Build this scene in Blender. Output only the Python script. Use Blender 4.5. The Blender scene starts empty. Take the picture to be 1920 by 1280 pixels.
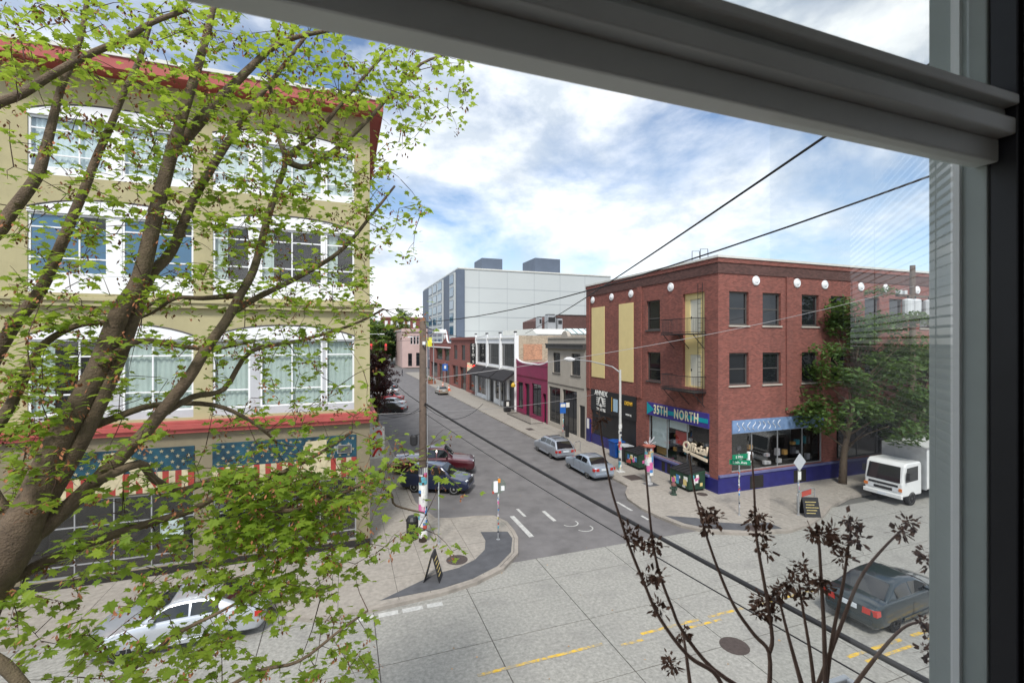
import bpy, bmesh, math, random
from mathutils import Vector, Matrix
random.seed(11)
S = bpy.context.scene
COL = S.collection
R = math.radians
# ---------------------------------------------------------------- camera, sky, sun, exposure
F = 870.0; CH = 9.2; YAW = R(19.9); CYP = 641.0        # focal length in photo pixels, eye height, yaw, horizon row
cd = bpy.data.cameras.new('camera'); cam = bpy.data.objects.new('camera', cd); COL.objects.link(cam)
cam.location = (0, 0, CH); cam.rotation_euler = (R(90), 0, -YAW)
cd.sensor_width = 36; cd.lens = 36 * F / 1920; cd.clip_start = .05; cd.clip_end = 9000
cd.dof.use_dof = True; cd.dof.focus_distance = 24; cd.dof.aperture_fstop = 6.3
S.camera = cam
W = bpy.data.worlds.new('World'); S.world = W; W.use_nodes = True
SUN_EL, SUN_AZ = 52, 205           # azimuth clockwise from +Y, the direction the sun stands in
def world():
    nt = W.node_tree; N = nt.nodes; L = nt.links; N.clear()
    out = N.new('ShaderNodeOutputWorld'); bg = N.new('ShaderNodeBackground'); bg.inputs[1].default_value = .1
    sky = N.new('ShaderNodeTexSky'); sky.sky_type = 'NISHITA'; sky.sun_disc = False
    sky.sun_elevation = R(SUN_EL); sky.sun_rotation = R(SUN_AZ); sky.air_density = 1.0; sky.dust_density = .6; sky.ozone_density = 1.0
    tc = N.new('ShaderNodeTexCoord'); mp = N.new('ShaderNodeMapping'); mp.inputs['Scale'].default_value = (1, 1, 1.9); mp.inputs['Location'].default_value = CLOUD_OFF
    L.new(tc.outputs['Generated'], mp.inputs[0])
    def noise(scale, detail, rough, dist=0.0):
        n = N.new('ShaderNodeTexNoise'); n.inputs['Scale'].default_value = scale; n.inputs['Detail'].default_value = detail
        n.inputs['Roughness'].default_value = rough; n.inputs['Distortion'].default_value = dist; L.new(mp.outputs[0], n.inputs['Vector']); return n
    n1 = noise(2.3, 9, .56, .25); n2 = noise(5.0, 8, .6, .1)
    r1 = N.new('ShaderNodeValToRGB'); r1.color_ramp.elements[0].position = .385; r1.color_ramp.elements[1].position = .56
    L.new(n1.outputs[0], r1.inputs[0])
    r2 = N.new('ShaderNodeValToRGB'); e = r2.color_ramp.elements
    e[0].position = .36; e[0].color = (4.1, 4.6, 5.2, 1); e[1].position = .60; e[1].color = (7.6, 7.75, 7.9, 1)
    L.new(n2.outputs[0], r2.inputs[0])
    mx = N.new('ShaderNodeMix'); mx.data_type = 'RGBA'
    L.new(r1.outputs[0], mx.inputs['Factor']); L.new(sky.outputs[0], mx.inputs['A']); L.new(r2.outputs[0], mx.inputs['B'])
    L.new(mx.outputs['Result'], bg.inputs[0]); L.new(bg.outputs[0], out.inputs[0])
CLOUD_OFF = (7.3, 2.2, 1.4)
world()
sd = bpy.data.lights.new('sun', 'SUN'); sd.energy = 2.0; sd.angle = R(12); sd.color = (1, .96, .9)
sun = bpy.data.objects.new('sun', sd); COL.objects.link(sun); sun.location = (0, -30, 60)
sdir = Vector((math.sin(R(SUN_AZ)) * math.cos(R(SUN_EL)), math.cos(R(SUN_AZ)) * math.cos(R(SUN_EL)), math.sin(R(SUN_EL))))
sun.rotation_euler = (-sdir).to_track_quat('-Z', 'Y').to_euler()
S.view_settings.view_transform = 'Standard'; S.view_settings.look = 'None'; S.view_settings.exposure = 0.85; S.view_settings.gamma = 1
S.view_settings.use_curve_mapping = False
S.cycles.use_denoising = True; S.cycles.max_bounces = 8; S.cycles.transparent_max_bounces = 16; S.cycles.sample_clamp_indirect = 6
# ---------------------------------------------------------------- helpers
fx, fy = math.sin(YAW), math.cos(YAW); rx, ry = math.cos(YAW), -math.sin(YAW)
def P(px, py, d):                 # photo pixel at depth d along the optical axis
    x = (px - 960) / F * d
    return Vector((fx * d + rx * x, fy * d + ry * x, CH + (CYP - py) / F * d))
def G(px, py, z=0.0): return P(px, py, (CH - z) * F / (py - CYP))
class MB:
    def __init__(s): s.v = []; s.f = []; s.m = []
    def add(s, vs, fs, mi=0):
        o = len(s.v); s.v += [tuple(v) for v in vs]; s.f += [tuple(i + o for i in f) for f in fs]; s.m += [mi] * len(fs); return s
    def box(s, x0, x1, y0, y1, z0, z1, mi=0, M=None):
        vs = [Vector((x, y, z)) for z in (z0, z1) for y in (y0, y1) for x in (x0, x1)]
        if M: vs = [M @ v for v in vs]
        return s.add(vs, [(0, 2, 3, 1), (4, 5, 7, 6), (0, 1, 5, 4), (2, 6, 7, 3), (0, 4, 6, 2), (1, 3, 7, 5)], mi)
    def quad(s, *p, mi=0): return s.add(p, [tuple(range(len(p)))], mi)
    def prism(s, pts, d0, d1, fn, mi=0):     # pts 2D, fn(a,b,d)->3D
        n = len(pts); vs = [fn(a, b, d0) for a, b in pts] + [fn(a, b, d1) for a, b in pts]
        fs = [tuple(range(n)), tuple(range(2 * n - 1, n - 1, -1))] + [(i, (i + 1) % n, n + (i + 1) % n, n + i) for i in range(n)]
        return s.add(vs, fs, mi)
    def tube(s, pts, rad, n=7, mi=0, caps=True):
        pts = [Vector(p) for p in pts]; k = len(pts)
        if not hasattr(rad, '__len__'): rad = [rad] * k
        vs = []; up = Vector((0, 0, 1)); prev = None
        for i, p in enumerate(pts):
            t = (pts[min(i + 1, k - 1)] - pts[max(i - 1, 0)]).normalized()
            if prev is None:
                a = t.cross(up);
                if a.length < 1e-3: a = t.cross(Vector((1, 0, 0)))
            else: a = prev - t * prev.dot(t)
            a.normalize(); prev = a; b = t.cross(a)
            vs += [p + (a * math.cos(2 * math.pi * j / n) + b * math.sin(2 * math.pi * j / n)) * rad[i] for j in range(n)]
        fs = [(i * n + j, i * n + (j + 1) % n, (i + 1) * n + (j + 1) % n, (i + 1) * n + j) for i in range(k - 1) for j in range(n)]
        if caps: fs += [tuple(range(n - 1, -1, -1)), tuple(range((k - 1) * n, k * n))]
        return s.add(vs, fs, mi)
    def lathe(s, prof, n=16, c=(0, 0, 0), ax='z', mi=0):
        vs = []
        for r, z in prof:
            for j in range(n):
                a = 2 * math.pi * j / n; u, v = r * math.cos(a), r * math.sin(a)
                vs.append((c[0] + u, c[1] + v, c[2] + z) if ax == 'z' else ((c[0] + u, c[1] + z, c[2] + v) if ax == 'y' else (c[0] + z, c[1] + u, c[2] + v)))
        k = len(prof)
        fs = [(i * n + j, i * n + (j + 1) % n, (i + 1) * n + (j + 1) % n, (i + 1) * n + j) for i in range(k - 1) for j in range(n)]
        fs += [tuple(range(n)), tuple(range((k - 1) * n, k * n))]
        return s.add(vs, fs, mi)
    def mesh(s, name, mats, org=(0, 0, 0), smooth=False):
        me = bpy.data.meshes.new(name); o = Vector(org)
        me.from_pydata([tuple(Vector(v) - o) for v in s.v], [], s.f)
        for m in (mats if isinstance(mats, (list, tuple)) else [mats]): me.materials.append(m)
        for p, mi in zip(me.polygons, s.m): p.material_index = mi; p.use_smooth = smooth
        me.update()
        return me
    def build(s, name, mats, parent=None, smooth=False, local=False, norm=True, bevel=0, label=None, kind=None):
        me = s.mesh(name, mats, (0, 0, 0) if (local or parent is None) else origin(parent), smooth)
        if norm and len(s.f) < 20000:
            bm = bmesh.new(); bm.from_mesh(me); bmesh.ops.recalc_face_normals(bm, faces=bm.faces); bm.to_mesh(me); bm.free()
        return link(name, me, parent, bevel, label, kind)
def origin(o):
    v = Vector((0, 0, 0))
    while o is not None: v = v + o.location; o = o.parent
    return v
def link(name, me, parent=None, bevel=0, label=None, kind=None):
    o = bpy.data.objects.new(name, me); COL.objects.link(o)
    if parent is not None: o.parent = parent
    if bevel:
        b = o.modifiers.new('bevel', 'BEVEL'); b.width = bevel; b.segments = 2; b.limit_method = 'ANGLE'
    if label: o['label'] = label
    if kind: o['kind'] = kind
    return o
def tag(o, label, cat, group=None, kind=None):
    o['label'] = label; o['category'] = cat
    if group: o['group'] = group
    if kind: o['kind'] = kind
    return o
def thing(name, label, cat, loc=(0, 0, 0), rz=0, group=None):
    o = bpy.data.objects.new(name, None); COL.objects.link(o); o.location = loc; o.rotation_euler = (0, 0, rz); o.empty_display_size = .2
    return tag(o, label, cat, group)
def struct(o): o['kind'] = 'structure'; return o
def copy_tree(o, parent=None):
    c = o.copy(); COL.objects.link(c)
    if parent is not None: c.parent = parent
    for ch in list(o.children): copy_tree(ch, c)
    return c
def text(body, size, mat, parent, loc, rot, name='lettering', depth=.012, align='CENTER', sx=1.0, bold=0.0, shear=0.0, gap=1.0):
    cu = bpy.data.curves.new(name, 'FONT'); cu.body = body; cu.size = size; cu.extrude = depth; cu.align_x = align; cu.align_y = 'CENTER'; cu.offset = bold; cu.shear = shear
    cu.resolution_u = 3; cu.space_character = gap
    t = bpy.data.objects.new(name + '_tmp', cu); COL.objects.link(t)
    dg = bpy.context.evaluated_depsgraph_get(); me = bpy.data.meshes.new_from_object(t.evaluated_get(dg)); bpy.data.objects.remove(t); bpy.data.curves.remove(cu)
    me.name = name; me.materials.clear(); me.materials.append(mat)
    o = bpy.data.objects.new(name, me); COL.objects.link(o)
    o.location = Vector(loc) - (origin(parent) if parent else Vector((0, 0, 0))); o.rotation_euler = rot; o.scale = (sx, 1, 1)
    if parent: o.parent = parent
    return o
FACE_MX = (R(90), 0, R(-90))      # lettering on a wall that faces -X
FACE_MY = (R(90), 0, 0)           # lettering on a wall that faces -Y
# ---------------------------------------------------------------- materials
MT = {}
def wall_uv(N, L):                 # world-space brick/stucco coordinates that run along any upright wall
    g = N.new('ShaderNodeNewGeometry'); sp = N.new('ShaderNodeSeparateXYZ'); sn = N.new('ShaderNodeSeparateXYZ')
    L.new(g.outputs['Position'], sp.inputs[0]); L.new(g.outputs['Normal'], sn.inputs[0])
    ab = N.new('ShaderNodeMath'); ab.operation = 'ABSOLUTE'; L.new(sn.outputs[0], ab.inputs[0])
    gt = N.new('ShaderNodeMath'); gt.operation = 'GREATER_THAN'; gt.inputs[1].default_value = .6; L.new(ab.outputs[0], gt.inputs[0])
    mx = N.new('ShaderNodeMix'); L.new(gt.outputs[0], mx.inputs[0]); L.new(sp.outputs[0], mx.inputs[2]); L.new(sp.outputs[1], mx.inputs[3])
    cb = N.new('ShaderNodeCombineXYZ'); L.new(mx.outputs[0], cb.inputs[0]); L.new(sp.outputs[2], cb.inputs[1])
    return cb.outputs[0], g.outputs['Position']
def c3(c, k=1): return tuple(max(0, min(1, x * k)) for x in c[:3]) + (1,)
def mat(name, col, rough=.7, var=.14, scale=1.6, bump=0.0, bscale=40, metal=0.0, coat=0.0, spec=.4, stain=0.0, spos=(.5, .75), stain_col=(.05, .045, .04), kind=None, bw=.22, bh=.075, mortar=(.35, .32, .3), island=0.0, col2=None):
    if name in MT: return MT[name]
    m = bpy.data.materials.new(name); m.use_nodes = True; nt = m.node_tree; N = nt.nodes; L = nt.links
    b = N['Principled BSDF']; b.inputs['Roughness'].default_value = rough; b.inputs['Metallic'].default_value = metal
    b.inputs['Specular IOR Level'].default_value = spec; b.inputs['Coat Weight'].default_value = coat; b.inputs['Coat Roughness'].default_value = .06
    g = N.new('ShaderNodeNewGeometry'); pos = g.outputs['Position']
    if kind == 'obj': pos = N.new('ShaderNodeTexCoord').outputs['Object']
    n = N.new('ShaderNodeTexNoise'); n.inputs['Scale'].default_value = scale; n.inputs['Detail'].default_value = 7; n.inputs['Roughness'].default_value = .62
    L.new(pos, n.inputs['Vector'])
    rp = N.new('ShaderNodeValToRGB'); e = rp.color_ramp.elements; e[0].position = .28; e[1].position = .72
    e[0].color = c3(col, 1 - var); e[1].color = c3(col2 if col2 else col, 1 + var)
    L.new(n.outputs[0], rp.inputs[0]); c = rp.outputs[0]; hgt = None
    if kind == 'brick':
        uv, _ = wall_uv(N, L)
        bt = N.new('ShaderNodeTexBrick'); L.new(uv, bt.inputs['Vector']); bt.inputs['Scale'].default_value = 1
        bt.inputs['Brick Width'].default_value = bw; bt.inputs['Row Height'].default_value = bh; bt.inputs['Mortar Size'].default_value = .008
        bt.inputs['Bias'].default_value = 0; bt.inputs['Color1'].default_value = c3(col, .6); bt.inputs['Color2'].default_value = c3(col, 1.4); bt.inputs['Mortar'].default_value = c3(mortar)
        ml = N.new('ShaderNodeMix'); ml.data_type = 'RGBA'; ml.blend_type = 'MIX'; ml.inputs[0].default_value = .7
        L.new(c, ml.inputs['A']); L.new(bt.outputs[0], ml.inputs['B']); c = ml.outputs['Result']; hgt = bt.outputs['Fac']
    if island:
        mm = N.new('ShaderNodeMapRange'); mm.inputs[3].default_value = 1 - island; mm.inputs[4].default_value = 1 + island
        L.new(g.outputs['Random Per Island'], mm.inputs[0])
        ml = N.new('ShaderNodeMix'); ml.data_type = 'RGBA'; ml.blend_type = 'MULTIPLY'; ml.inputs[0].default_value = 1
        L.new(c, ml.inputs['A']); L.new(mm.outputs[0], ml.inputs['B']); c = ml.outputs['Result']
    if stain:
        mp = N.new('ShaderNodeMapping'); mp.inputs['Scale'].default_value = (.9, .9, .28) if kind in ('brick', 'wall') else ((3, 3, 3) if 'road paint' in name else (.45, .45, .45)); L.new(g.outputs['Position'], mp.inputs[0])
        n2 = N.new('ShaderNodeTexNoise'); n2.inputs['Scale'].default_value = 1.3; n2.inputs['Detail'].default_value = 9; n2.inputs['Roughness'].default_value = .7; L.new(mp.outputs[0], n2.inputs['Vector'])
        r2 = N.new('ShaderNodeValToRGB'); r2.color_ramp.elements[0].position = spos[0]; r2.color_ramp.elements[1].position = spos[1]; r2.color_ramp.elements[1].color = (stain, stain, stain, 1)
        L.new(n2.outputs[0], r2.inputs[0])
        ml = N.new('ShaderNodeMix'); ml.data_type = 'RGBA'; L.new(r2.outputs[0], ml.inputs[0]); L.new(c, ml.inputs['A']); ml.inputs['B'].default_value = c3(stain_col); c = ml.outputs['Result']
    L.new(c, b.inputs['Base Color'])
    if bump:
        bp = N.new('ShaderNodeBump'); bp.inputs['Strength'].default_value = bump; bp.inputs['Distance'].default_value = .02
        n3 = N.new('ShaderNodeTexNoise'); n3.inputs['Scale'].default_value = bscale; n3.inputs['Detail'].default_value = 4; L.new(pos, n3.inputs['Vector'])
        if hgt is not None:
            sb = N.new('ShaderNodeMath'); sb.operation = 'SUBTRACT'; L.new(n3.outputs[0], sb.inputs[0]); L.new(hgt, sb.inputs[1]); L.new(sb.outputs[0], bp.inputs['Height'])
        else: L.new(n3.outputs[0], bp.inputs['Height'])
        L.new(bp.outputs[0], b.inputs['Normal'])
    MT[name] = m; return m
def thin_glass(name, tint=(1, 1, 1), ior=1.55, extra=0.0, rough=.01):
    m = bpy.data.materials.new(name); m.use_nodes = True; N = m.node_tree.nodes; L = m.node_tree.links; N.clear()
    o = N.new('ShaderNodeOutputMaterial'); mx = N.new('ShaderNodeMixShader'); t = N.new('ShaderNodeBsdfTransparent'); t.inputs[0].default_value = tint + (1,)
    gl = N.new('ShaderNodeBsdfGlossy'); gl.inputs['Roughness'].default_value = rough
    fr = N.new('ShaderNodeFresnel'); ge = N.new('ShaderNodeNewGeometry'); mi = N.new('ShaderNodeMix'); mi.inputs[2].default_value = ior; mi.inputs[3].default_value = 1 / ior; L.new(ge.outputs['Backfacing'], mi.inputs[0]); L.new(mi.outputs[0], fr.inputs[0])
    mu = N.new('ShaderNodeMath'); mu.operation = 'MULTIPLY_ADD'; mu.inputs[1].default_value = 1.0; mu.inputs[2].default_value = extra; mu.use_clamp = True
    L.new(fr.outputs[0], mu.inputs[0]); L.new(mu.outputs[0], mx.inputs[0]); L.new(t.outputs[0], mx.inputs[1]); L.new(gl.outputs[0], mx.inputs[2]); L.new(mx.outputs[0], o.inputs[0])
    return m
def leaf_mat(name, c1, c2, trans, tw=.45):
    m = bpy.data.materials.new(name); m.use_nodes = True; N = m.node_tree.nodes; L = m.node_tree.links
    b = N['Principled BSDF']; b.inputs['Roughness'].default_value = .55; b.inputs['Specular IOR Level'].default_value = .35
    g = N.new('ShaderNodeNewGeometry'); oi = N.new('ShaderNodeObjectInfo'); ad = N.new('ShaderNodeMath'); ad.operation = 'ADD'; fr = N.new('ShaderNodeMath'); fr.operation = 'FRACT'
    L.new(g.outputs['Random Per Island'], ad.inputs[0]); L.new(oi.outputs['Random'], ad.inputs[1]); L.new(ad.outputs[0], fr.inputs[0])
    rp = N.new('ShaderNodeValToRGB'); rp.color_ramp.elements[0].color = c3(c1); rp.color_ramp.elements[1].color = c3(c2); L.new(fr.outputs[0], rp.inputs[0])
    n = N.new('ShaderNodeTexNoise'); n.inputs['Scale'].default_value = .9; n.inputs['Detail'].default_value = 4; L.new(g.outputs['Position'], n.inputs['Vector'])
    hs = N.new('ShaderNodeHueSaturation'); mr = N.new('ShaderNodeMapRange'); mr.inputs[3].default_value = .7; mr.inputs[4].default_value = 1.35
    L.new(n.outputs[0], mr.inputs[0]); L.new(mr.outputs[0], hs.inputs['Value']); L.new(rp.outputs[0], hs.inputs['Color']); L.new(hs.outputs[0], b.inputs['Base Color'])
    t = N.new('ShaderNodeBsdfTranslucent'); t.inputs[0].default_value = c3(trans); mx = N.new('ShaderNodeMixShader'); mx.inputs[0].default_value = tw
    L.new(b.outputs[0], mx.inputs[1]); L.new(t.outputs[0], mx.inputs[2]); L.new(mx.outputs[0], N['Material Output'].inputs[0])
    MT[name] = m; return m
def emit(name, col, s):
    m = bpy.data.materials.new(name); m.use_nodes = True; b = m.node_tree.nodes['Principled BSDF']; b.inputs['Base Color'].default_value = c3(col)
    b.inputs['Emission Color'].default_value = c3(col); b.inputs['Emission Strength'].default_value = s; return m
asphalt = mat('asphalt', (.15, .143, .143), .85, .22, .9, .35, 60, stain=.55, stain_col=(.085, .08, .08))
ramp_asphalt = mat('patched asphalt', (.085, .087, .095), .9, .2, 2, .4, 70)
concrete_road = mat('road concrete', (.285, .28, .255), .85, .3, 9, .3, 50, stain=.6, stain_col=(.16, .155, .15))
concrete_walk = mat('sidewalk concrete', (.30, .275, .24), .85, .22, 5, .25, 45, stain=.6, stain_col=(.19, .17, .15))
joint_dirt = mat('joint dirt', (.07, .062, .055), .95, .3, 4)
kerb_mat = mat('kerb concrete', (.30, .27, .235), .85, .2, 2, .3, 40, stain=.5)
olive = mat('olive stucco', (.40, .36, .205), .85, .08, 1.2, .2, 30, stain=.35, stain_col=(.26, .23, .14), kind='wall')
olive_dark = mat('brown stucco', (.205, .175, .115), .85, .1, 1.2, .2, 30, stain=.3, kind='wall')
white_paint = mat('white paint', (.78, .79, .80), .5, .04, 2)
grey_panel = mat('grey panel', (.46, .47, .49), .55, .06, 2)
red_trim = mat('red trim paint', (.38, .08, .07), .55, .12, 1.5, stain=.3, stain_col=(.2, .04, .04))
gutter = mat('zinc gutter', (.62, .62, .58), .45, .1, 2)
brick_red = mat('dark red brick', (.225, .074, .058), .88, .2, .8, .35, 60, kind='brick', stain=.5, stain_col=(.1, .055, .05), mortar=(.2, .12, .1))
brick_far = mat('far red brick', (.24, .075, .06), .88, .2, .8, .3, 60, kind='brick', stain=.4, mortar=(.2, .13, .11))
brick_tan = mat('tan brick', (.42, .34, .25), .88, .2, .8, .3, 60, kind='brick', stain=.5, stain_col=(.2, .15, .11), mortar=(.4, .36, .3))
brick_orange = mat('orange brick', (.48, .24, .14), .88, .3, 1.5, .3, 60, kind='brick', stain=.3, mortar=(.4, .3, .25))
cream_panel = mat('cream panel', (.70, .57, .27), .6, .05, 1.5)
pale_door = mat('pale door', (.62, .60, .50), .6, .06, 2)
blue_base = mat('cobalt paint', (.022, .022, .14), .45, .2, 1.5, stain=.3, stain_col=(.05, .05, .1))
black_paint = mat('black paint', (.016, .016, .018), .5, .25, 2)
dark_metal = mat('dark metal', (.03, .03, .032), .5, .2, 3, metal=.3)
dark_frame = mat('dark window frame', (.075, .07, .066), .55, .15, 3)
steel = mat('galvanised steel', (.42, .43, .44), .45, .12, 3, metal=.6)
grey_stucco = mat('warm grey stucco', (.42, .385, .335), .85, .07, 1, .15, 30, stain=.3, stain_col=(.27, .24, .2), kind='wall')
magenta = mat('crimson paint', (.24, .02, .075), .6, .12, 1, stain=.25)
awning = mat('black awning cloth', (.022, .02, .022), .85, .25, 2)
block_grey = mat('pale metal cladding', (.47, .50, .50), .6, .03, .12, kind='wall')
slate = mat('slate blue cladding', (.10, .125, .17), .55, .1, .3)
pink = mat('pink stucco', (.55, .40, .37), .85, .08, .4)
bark = mat('maple bark', (.135, .098, .066), .9, .35, 9, .9, 55, stain=.45, stain_col=(.10, .10, .045))
twig_mat = mat('twig bark', (.075, .045, .032), .9, .3, 6)
glass_dark = mat('dark window glass', (.012, .014, .017), .04, .2, .6, spec=.7)
glass_clear = thin_glass('clear glass', ior=1.5, extra=.02)
glass_sky_blue = mat('sky reflection blue glass', (.05, .13, .22), .05, .2, .6, spec=.75)  # reflected blue sky put into the base colour of the panes
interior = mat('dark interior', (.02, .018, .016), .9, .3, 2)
curtain = mat('pale curtain', (.40, .50, .46), .85, .08, 3)
blind_white = mat('roller blind cloth', (.55, .66, .66), .8, .04, 2)
wood_pole = mat('weathered pole wood', (.12, .088, .068), .9, .25, 5, .5, 30, stain=.4)
wire_mat = mat('black cable', (.018, .018, .02), .6, .2, 2)
pale_wire = mat('pale cable', (.32, .31, .31), .6, .1, 2)
mark_white = mat('worn white road paint', (.46, .46, .44), .8, .25, 7, stain=.8, spos=(.5, .74), stain_col=(.22, .215, .21))
mark_yellow = mat('worn yellow road paint', (.62, .40, .05), .8, .25, 7, stain=.95, spos=(.44, .56), stain_col=(.27, .255, .215))
iron = mat('cast iron', (.065, .05, .045), .7, .3, 8, .4, 60)
rubber = mat('tyre rubber', (.014, .014, .014), .85, .2, 6)
rim_mat = mat('alloy rim', (.5, .51, .52), .4, .08, 4, metal=.25)
chrome = mat('chrome', (.6, .6, .62), .18, .05, 4, metal=1)
lens_red = mat('red lamp lens', (.42, .018, .012), .15, .1, 6, coat=1)
lens_clear = mat('clear lamp lens', (.62, .64, .66), .1, .05, 6, coat=1)
lens_amber = mat('amber lamp lens', (.6, .16, .02), .15, .1, 6, coat=1)
car_glass = mat('car window glass', (.012, .014, .016), .03, .1, 4, spec=.9)
plate_mat = mat('number plate', (.58, .62, .66), .5, .05, 6)
trim_black = mat('black car trim', (.02, .02, .022), .5, .15, 4)
# ---------------------------------------------------------------- ground, streets, pavements
RZ = -.12
def sheet(name, x0, x1, y0, y1, z, m, parent=None): return MB().quad((x0, y0, z), (x1, y0, z), (x1, y1, z), (x0, y1, z)).build(name, m, parent)
gm = MB(); rows = [-600, 60, 172, 300, 420, 700, 4000]; hz = lambda y: 0 if y <= 172 else min((y - 172) * .03, 8)
for a, b in zip(rows, rows[1:]): gm.quad((-4000, a, -.2 + hz(a)), (4000, a, -.2 + hz(a)), (4000, b, -.2 + hz(b)), (-4000, b, -.2 + hz(b)))
struct(gm.build('ground', mat('far ground', (.13, .13, .12), .9, .3, .05)))
st = struct(sheet('side_street', -1, 20, 18.4, 172, RZ, asphalt))
hm = MB()
for a, b in ((172, 230), (230, 300), (300, 440)): hm.quad((4, a, RZ + hz(a)), (17, a, RZ + hz(a)), (17 , b, RZ + hz(b)), (4, b, RZ + hz(b)))
hm.build('road_uphill', asphalt, st); sheet('cross_street', -60, 90, 142, 158, RZ + .004, asphalt, st)
pk = struct(sheet('main_street', -60, 90, 5.7, 18.4, RZ - .016, joint_dirt))
def cells(poly, xs, ys, gap):
    bm = bmesh.new(); bm.faces.new([bm.verts.new((x, y, 0)) for x, y in poly])
    for k, vals in ((0, xs), (1, ys)):
        for v in vals:
            co = [0, 0, 0]; co[k] = v; no = [0, 0, 0]; no[k] = 1
            bmesh.ops.bisect_plane(bm, geom=bm.verts[:] + bm.edges[:] + bm.faces[:], plane_co=co, plane_no=no, dist=1e-5)
    bm.normal_update()
    fl = [f for f in bm.faces if f.calc_area() > .02]
    bmesh.ops.inset_individual(bm, faces=fl, thickness=gap, use_even_offset=True)
    out = [[(v.co.x, v.co.y) for v in f.verts] for f in fl if f.is_valid and f.calc_area() > .01]
    bm.free(); return out
def slabs(name, poly, xs, ys, gap, z, th, m, parent, jit=.003):
    for c in cells(poly, xs, ys, gap):
        dz = random.uniform(-jit, jit)
        MB().prism(c, z - th, z + dz, lambda a, b, d: (a, b, d)).build(name, m, parent)
Xp = [.95 + 3.4 * i for i in range(-5, 13)]; Yp = [8.45, 11.15, 13.8, 16.65]
slabs('concrete_panel', [(-16, 5.7), (42, 5.7), (42, 18.4), (-16, 18.4)], [x for x in Xp if -16 < x < 42], Yp, .014, RZ + .004, .02, concrete_road, pk)
KL = [(3.75, 26.9), (4.4, 24.1), (5.2, 23.75), (6.6, 23.6), (7.4, 23.35), (7.75, 22.4), (7.72, 21.2), (7.6, 20.4), (7.05, 18.95), (6.05, 17.9), (4.75, 17.25), (3.4, 16.95), (.8, 16.72), (-.85, 16.75), (-1.7, 17.2), (-2.4, 18.2), (-3.2, 18.4)]
KR = [(17.15, 26.2), (17.1, 25.3), (16.2, 24.2), (15.74, 23.3), (15.55, 21.7), (15.7, 20.2), (15.97, 19.0), (16.7, 17.95), (18.4, 17.12), (20.4, 16.72), (22.1, 16.96), (23.95, 17.6), (25.6, 18.4), (28.3, 19.2), (31, 19.35)]
def pavement(name, poly, slabpoly, xs, ys, kerbline):
    o = struct(MB().prism(poly, RZ - .06, -.012, lambda a, b, d: (a, b, d)).build(name, joint_dirt))
    slabs('paving_slab', slabpoly, xs, ys, .008, 0, .011, concrete_walk, o)
    pts = [Vector((x, y, 0)) for x, y in kerbline]; L_, R_ = [], []
    for i, p in enumerate(pts):
        t = (pts[min(i + 1, len(pts) - 1)] - pts[max(i - 1, 0)]).normalized(); n = Vector((-t.y, t.x, 0)); L_.append(p + n * .09); R_.append(p - n * .09)
    k = MB()
    for i in range(len(pts) - 1):
        a = [L_[i], L_[i + 1], R_[i + 1], R_[i]]
        k.prism([(v.x, v.y) for v in a], RZ - .05, .012, lambda a, b, d: (a, b, d))
    k.build('kerb', kerb_mat, o); return o
grid = lambda a, b, s: [a + s * i for i in range(1, int((b - a) / s) + 1)]
pl = pavement('pavement_left', [(3.75, 141), (3.75, 26.9)] + KL[1:] + [(-60, 18.4), (-60, 22.6), (.9, 22.6), (.9, 141)],
    [(3.65, 60), (3.65, 26.9)] + [(x - .08 * (1 if x > 4 else 0), y + .08) for x, y in KL[1:]] + [(-14.2, 18.5), (-14.2, 22.3), (1.0, 22.3), (1.0, 60)], [-12.2, -10.2, -8.2, -6.2, -4.2, -2.2, -.2, 1.85, 3.0, 5.2], [18.6 + 1.9 * i for i in range(22)], [(3.75, 141), (3.75, 60)] + KL + [(-14, 18.4), (-40, 18.4)])
pr_ = pavement('pavement_right', [(17.15, 141), (21.6, 141), (21.6, 22.5), (90, 22.5), (90, 19.35)] + KR[::-1],
    [(17.24, 62), (21.45, 62), (21.45, 22.3), (44, 22.3), (44, 19.45)] + [(x + (.09 if x < 17.5 else 0), y + .08) for x, y in KR[::-1]], [18.6, 20.1, 22.1, 24.1, 26.1, 28.1, 30.1, 32.1, 34.1, 36.1, 38.1, 40.1], [18.3, 20.3] + [22.3 + 1.75 * i for i in range(23)], [(17.15, 141), (17.15, 62)] + KR + [(44, 19.35), (80, 19.35)])
pn = struct(MB().box(-60, 90, .9, 5.7, -.3, 0).build('pavement_near', concrete_walk))
sheetp = lambda o, x0, x1, y0, y1: MB().box(x0, x1, y0, y1, -.011, 0).build('paving_surface', concrete_walk, o)
sheetp(pl, 1.0, 3.65, 60, 141); sheetp(pl, -60, -14.2, 18.5, 22.3); sheetp(pr_, 17.24, 21.5, 62, 141); sheetp(pr_, 44, 90, 19.45, 22.3)
def patch(pts, z, m, parent, name='asphalt_ramp'): return MB().prism(pts, z - .002, z, lambda a, b, d: (a, b, d)).build(name, m, parent)
patch([(6.2, 21.6), (7.45, 21.2), (7.4, 20.4), (6.87, 19.1), (5.92, 18.1), (4.7, 17.45), (3.4, 17.15), (1.2, 17.1), (3.4, 18.3), (4.4, 18.5), (5.2, 18.95), (5.85, 19.7), (6.15, 20.6)], .009, ramp_asphalt, pl)
patch([(15.95, 20.3), (16.2, 19.1), (16.9, 18.15), (18.45, 17.35), (20.3, 16.95), (20.3, 17.75), (18.9, 18.1), (17.8, 18.7), (17.3, 19.5)], .009, ramp_asphalt, pr_)
def cover(x, y, r, z, parent): MB().lathe([(r * 1.08, 0), (r * 1.08, .004), (r, .004), (r * .97, .007), (.01, .007)], 20, (x, y, z)).build('manhole_cover', iron, parent)
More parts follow.
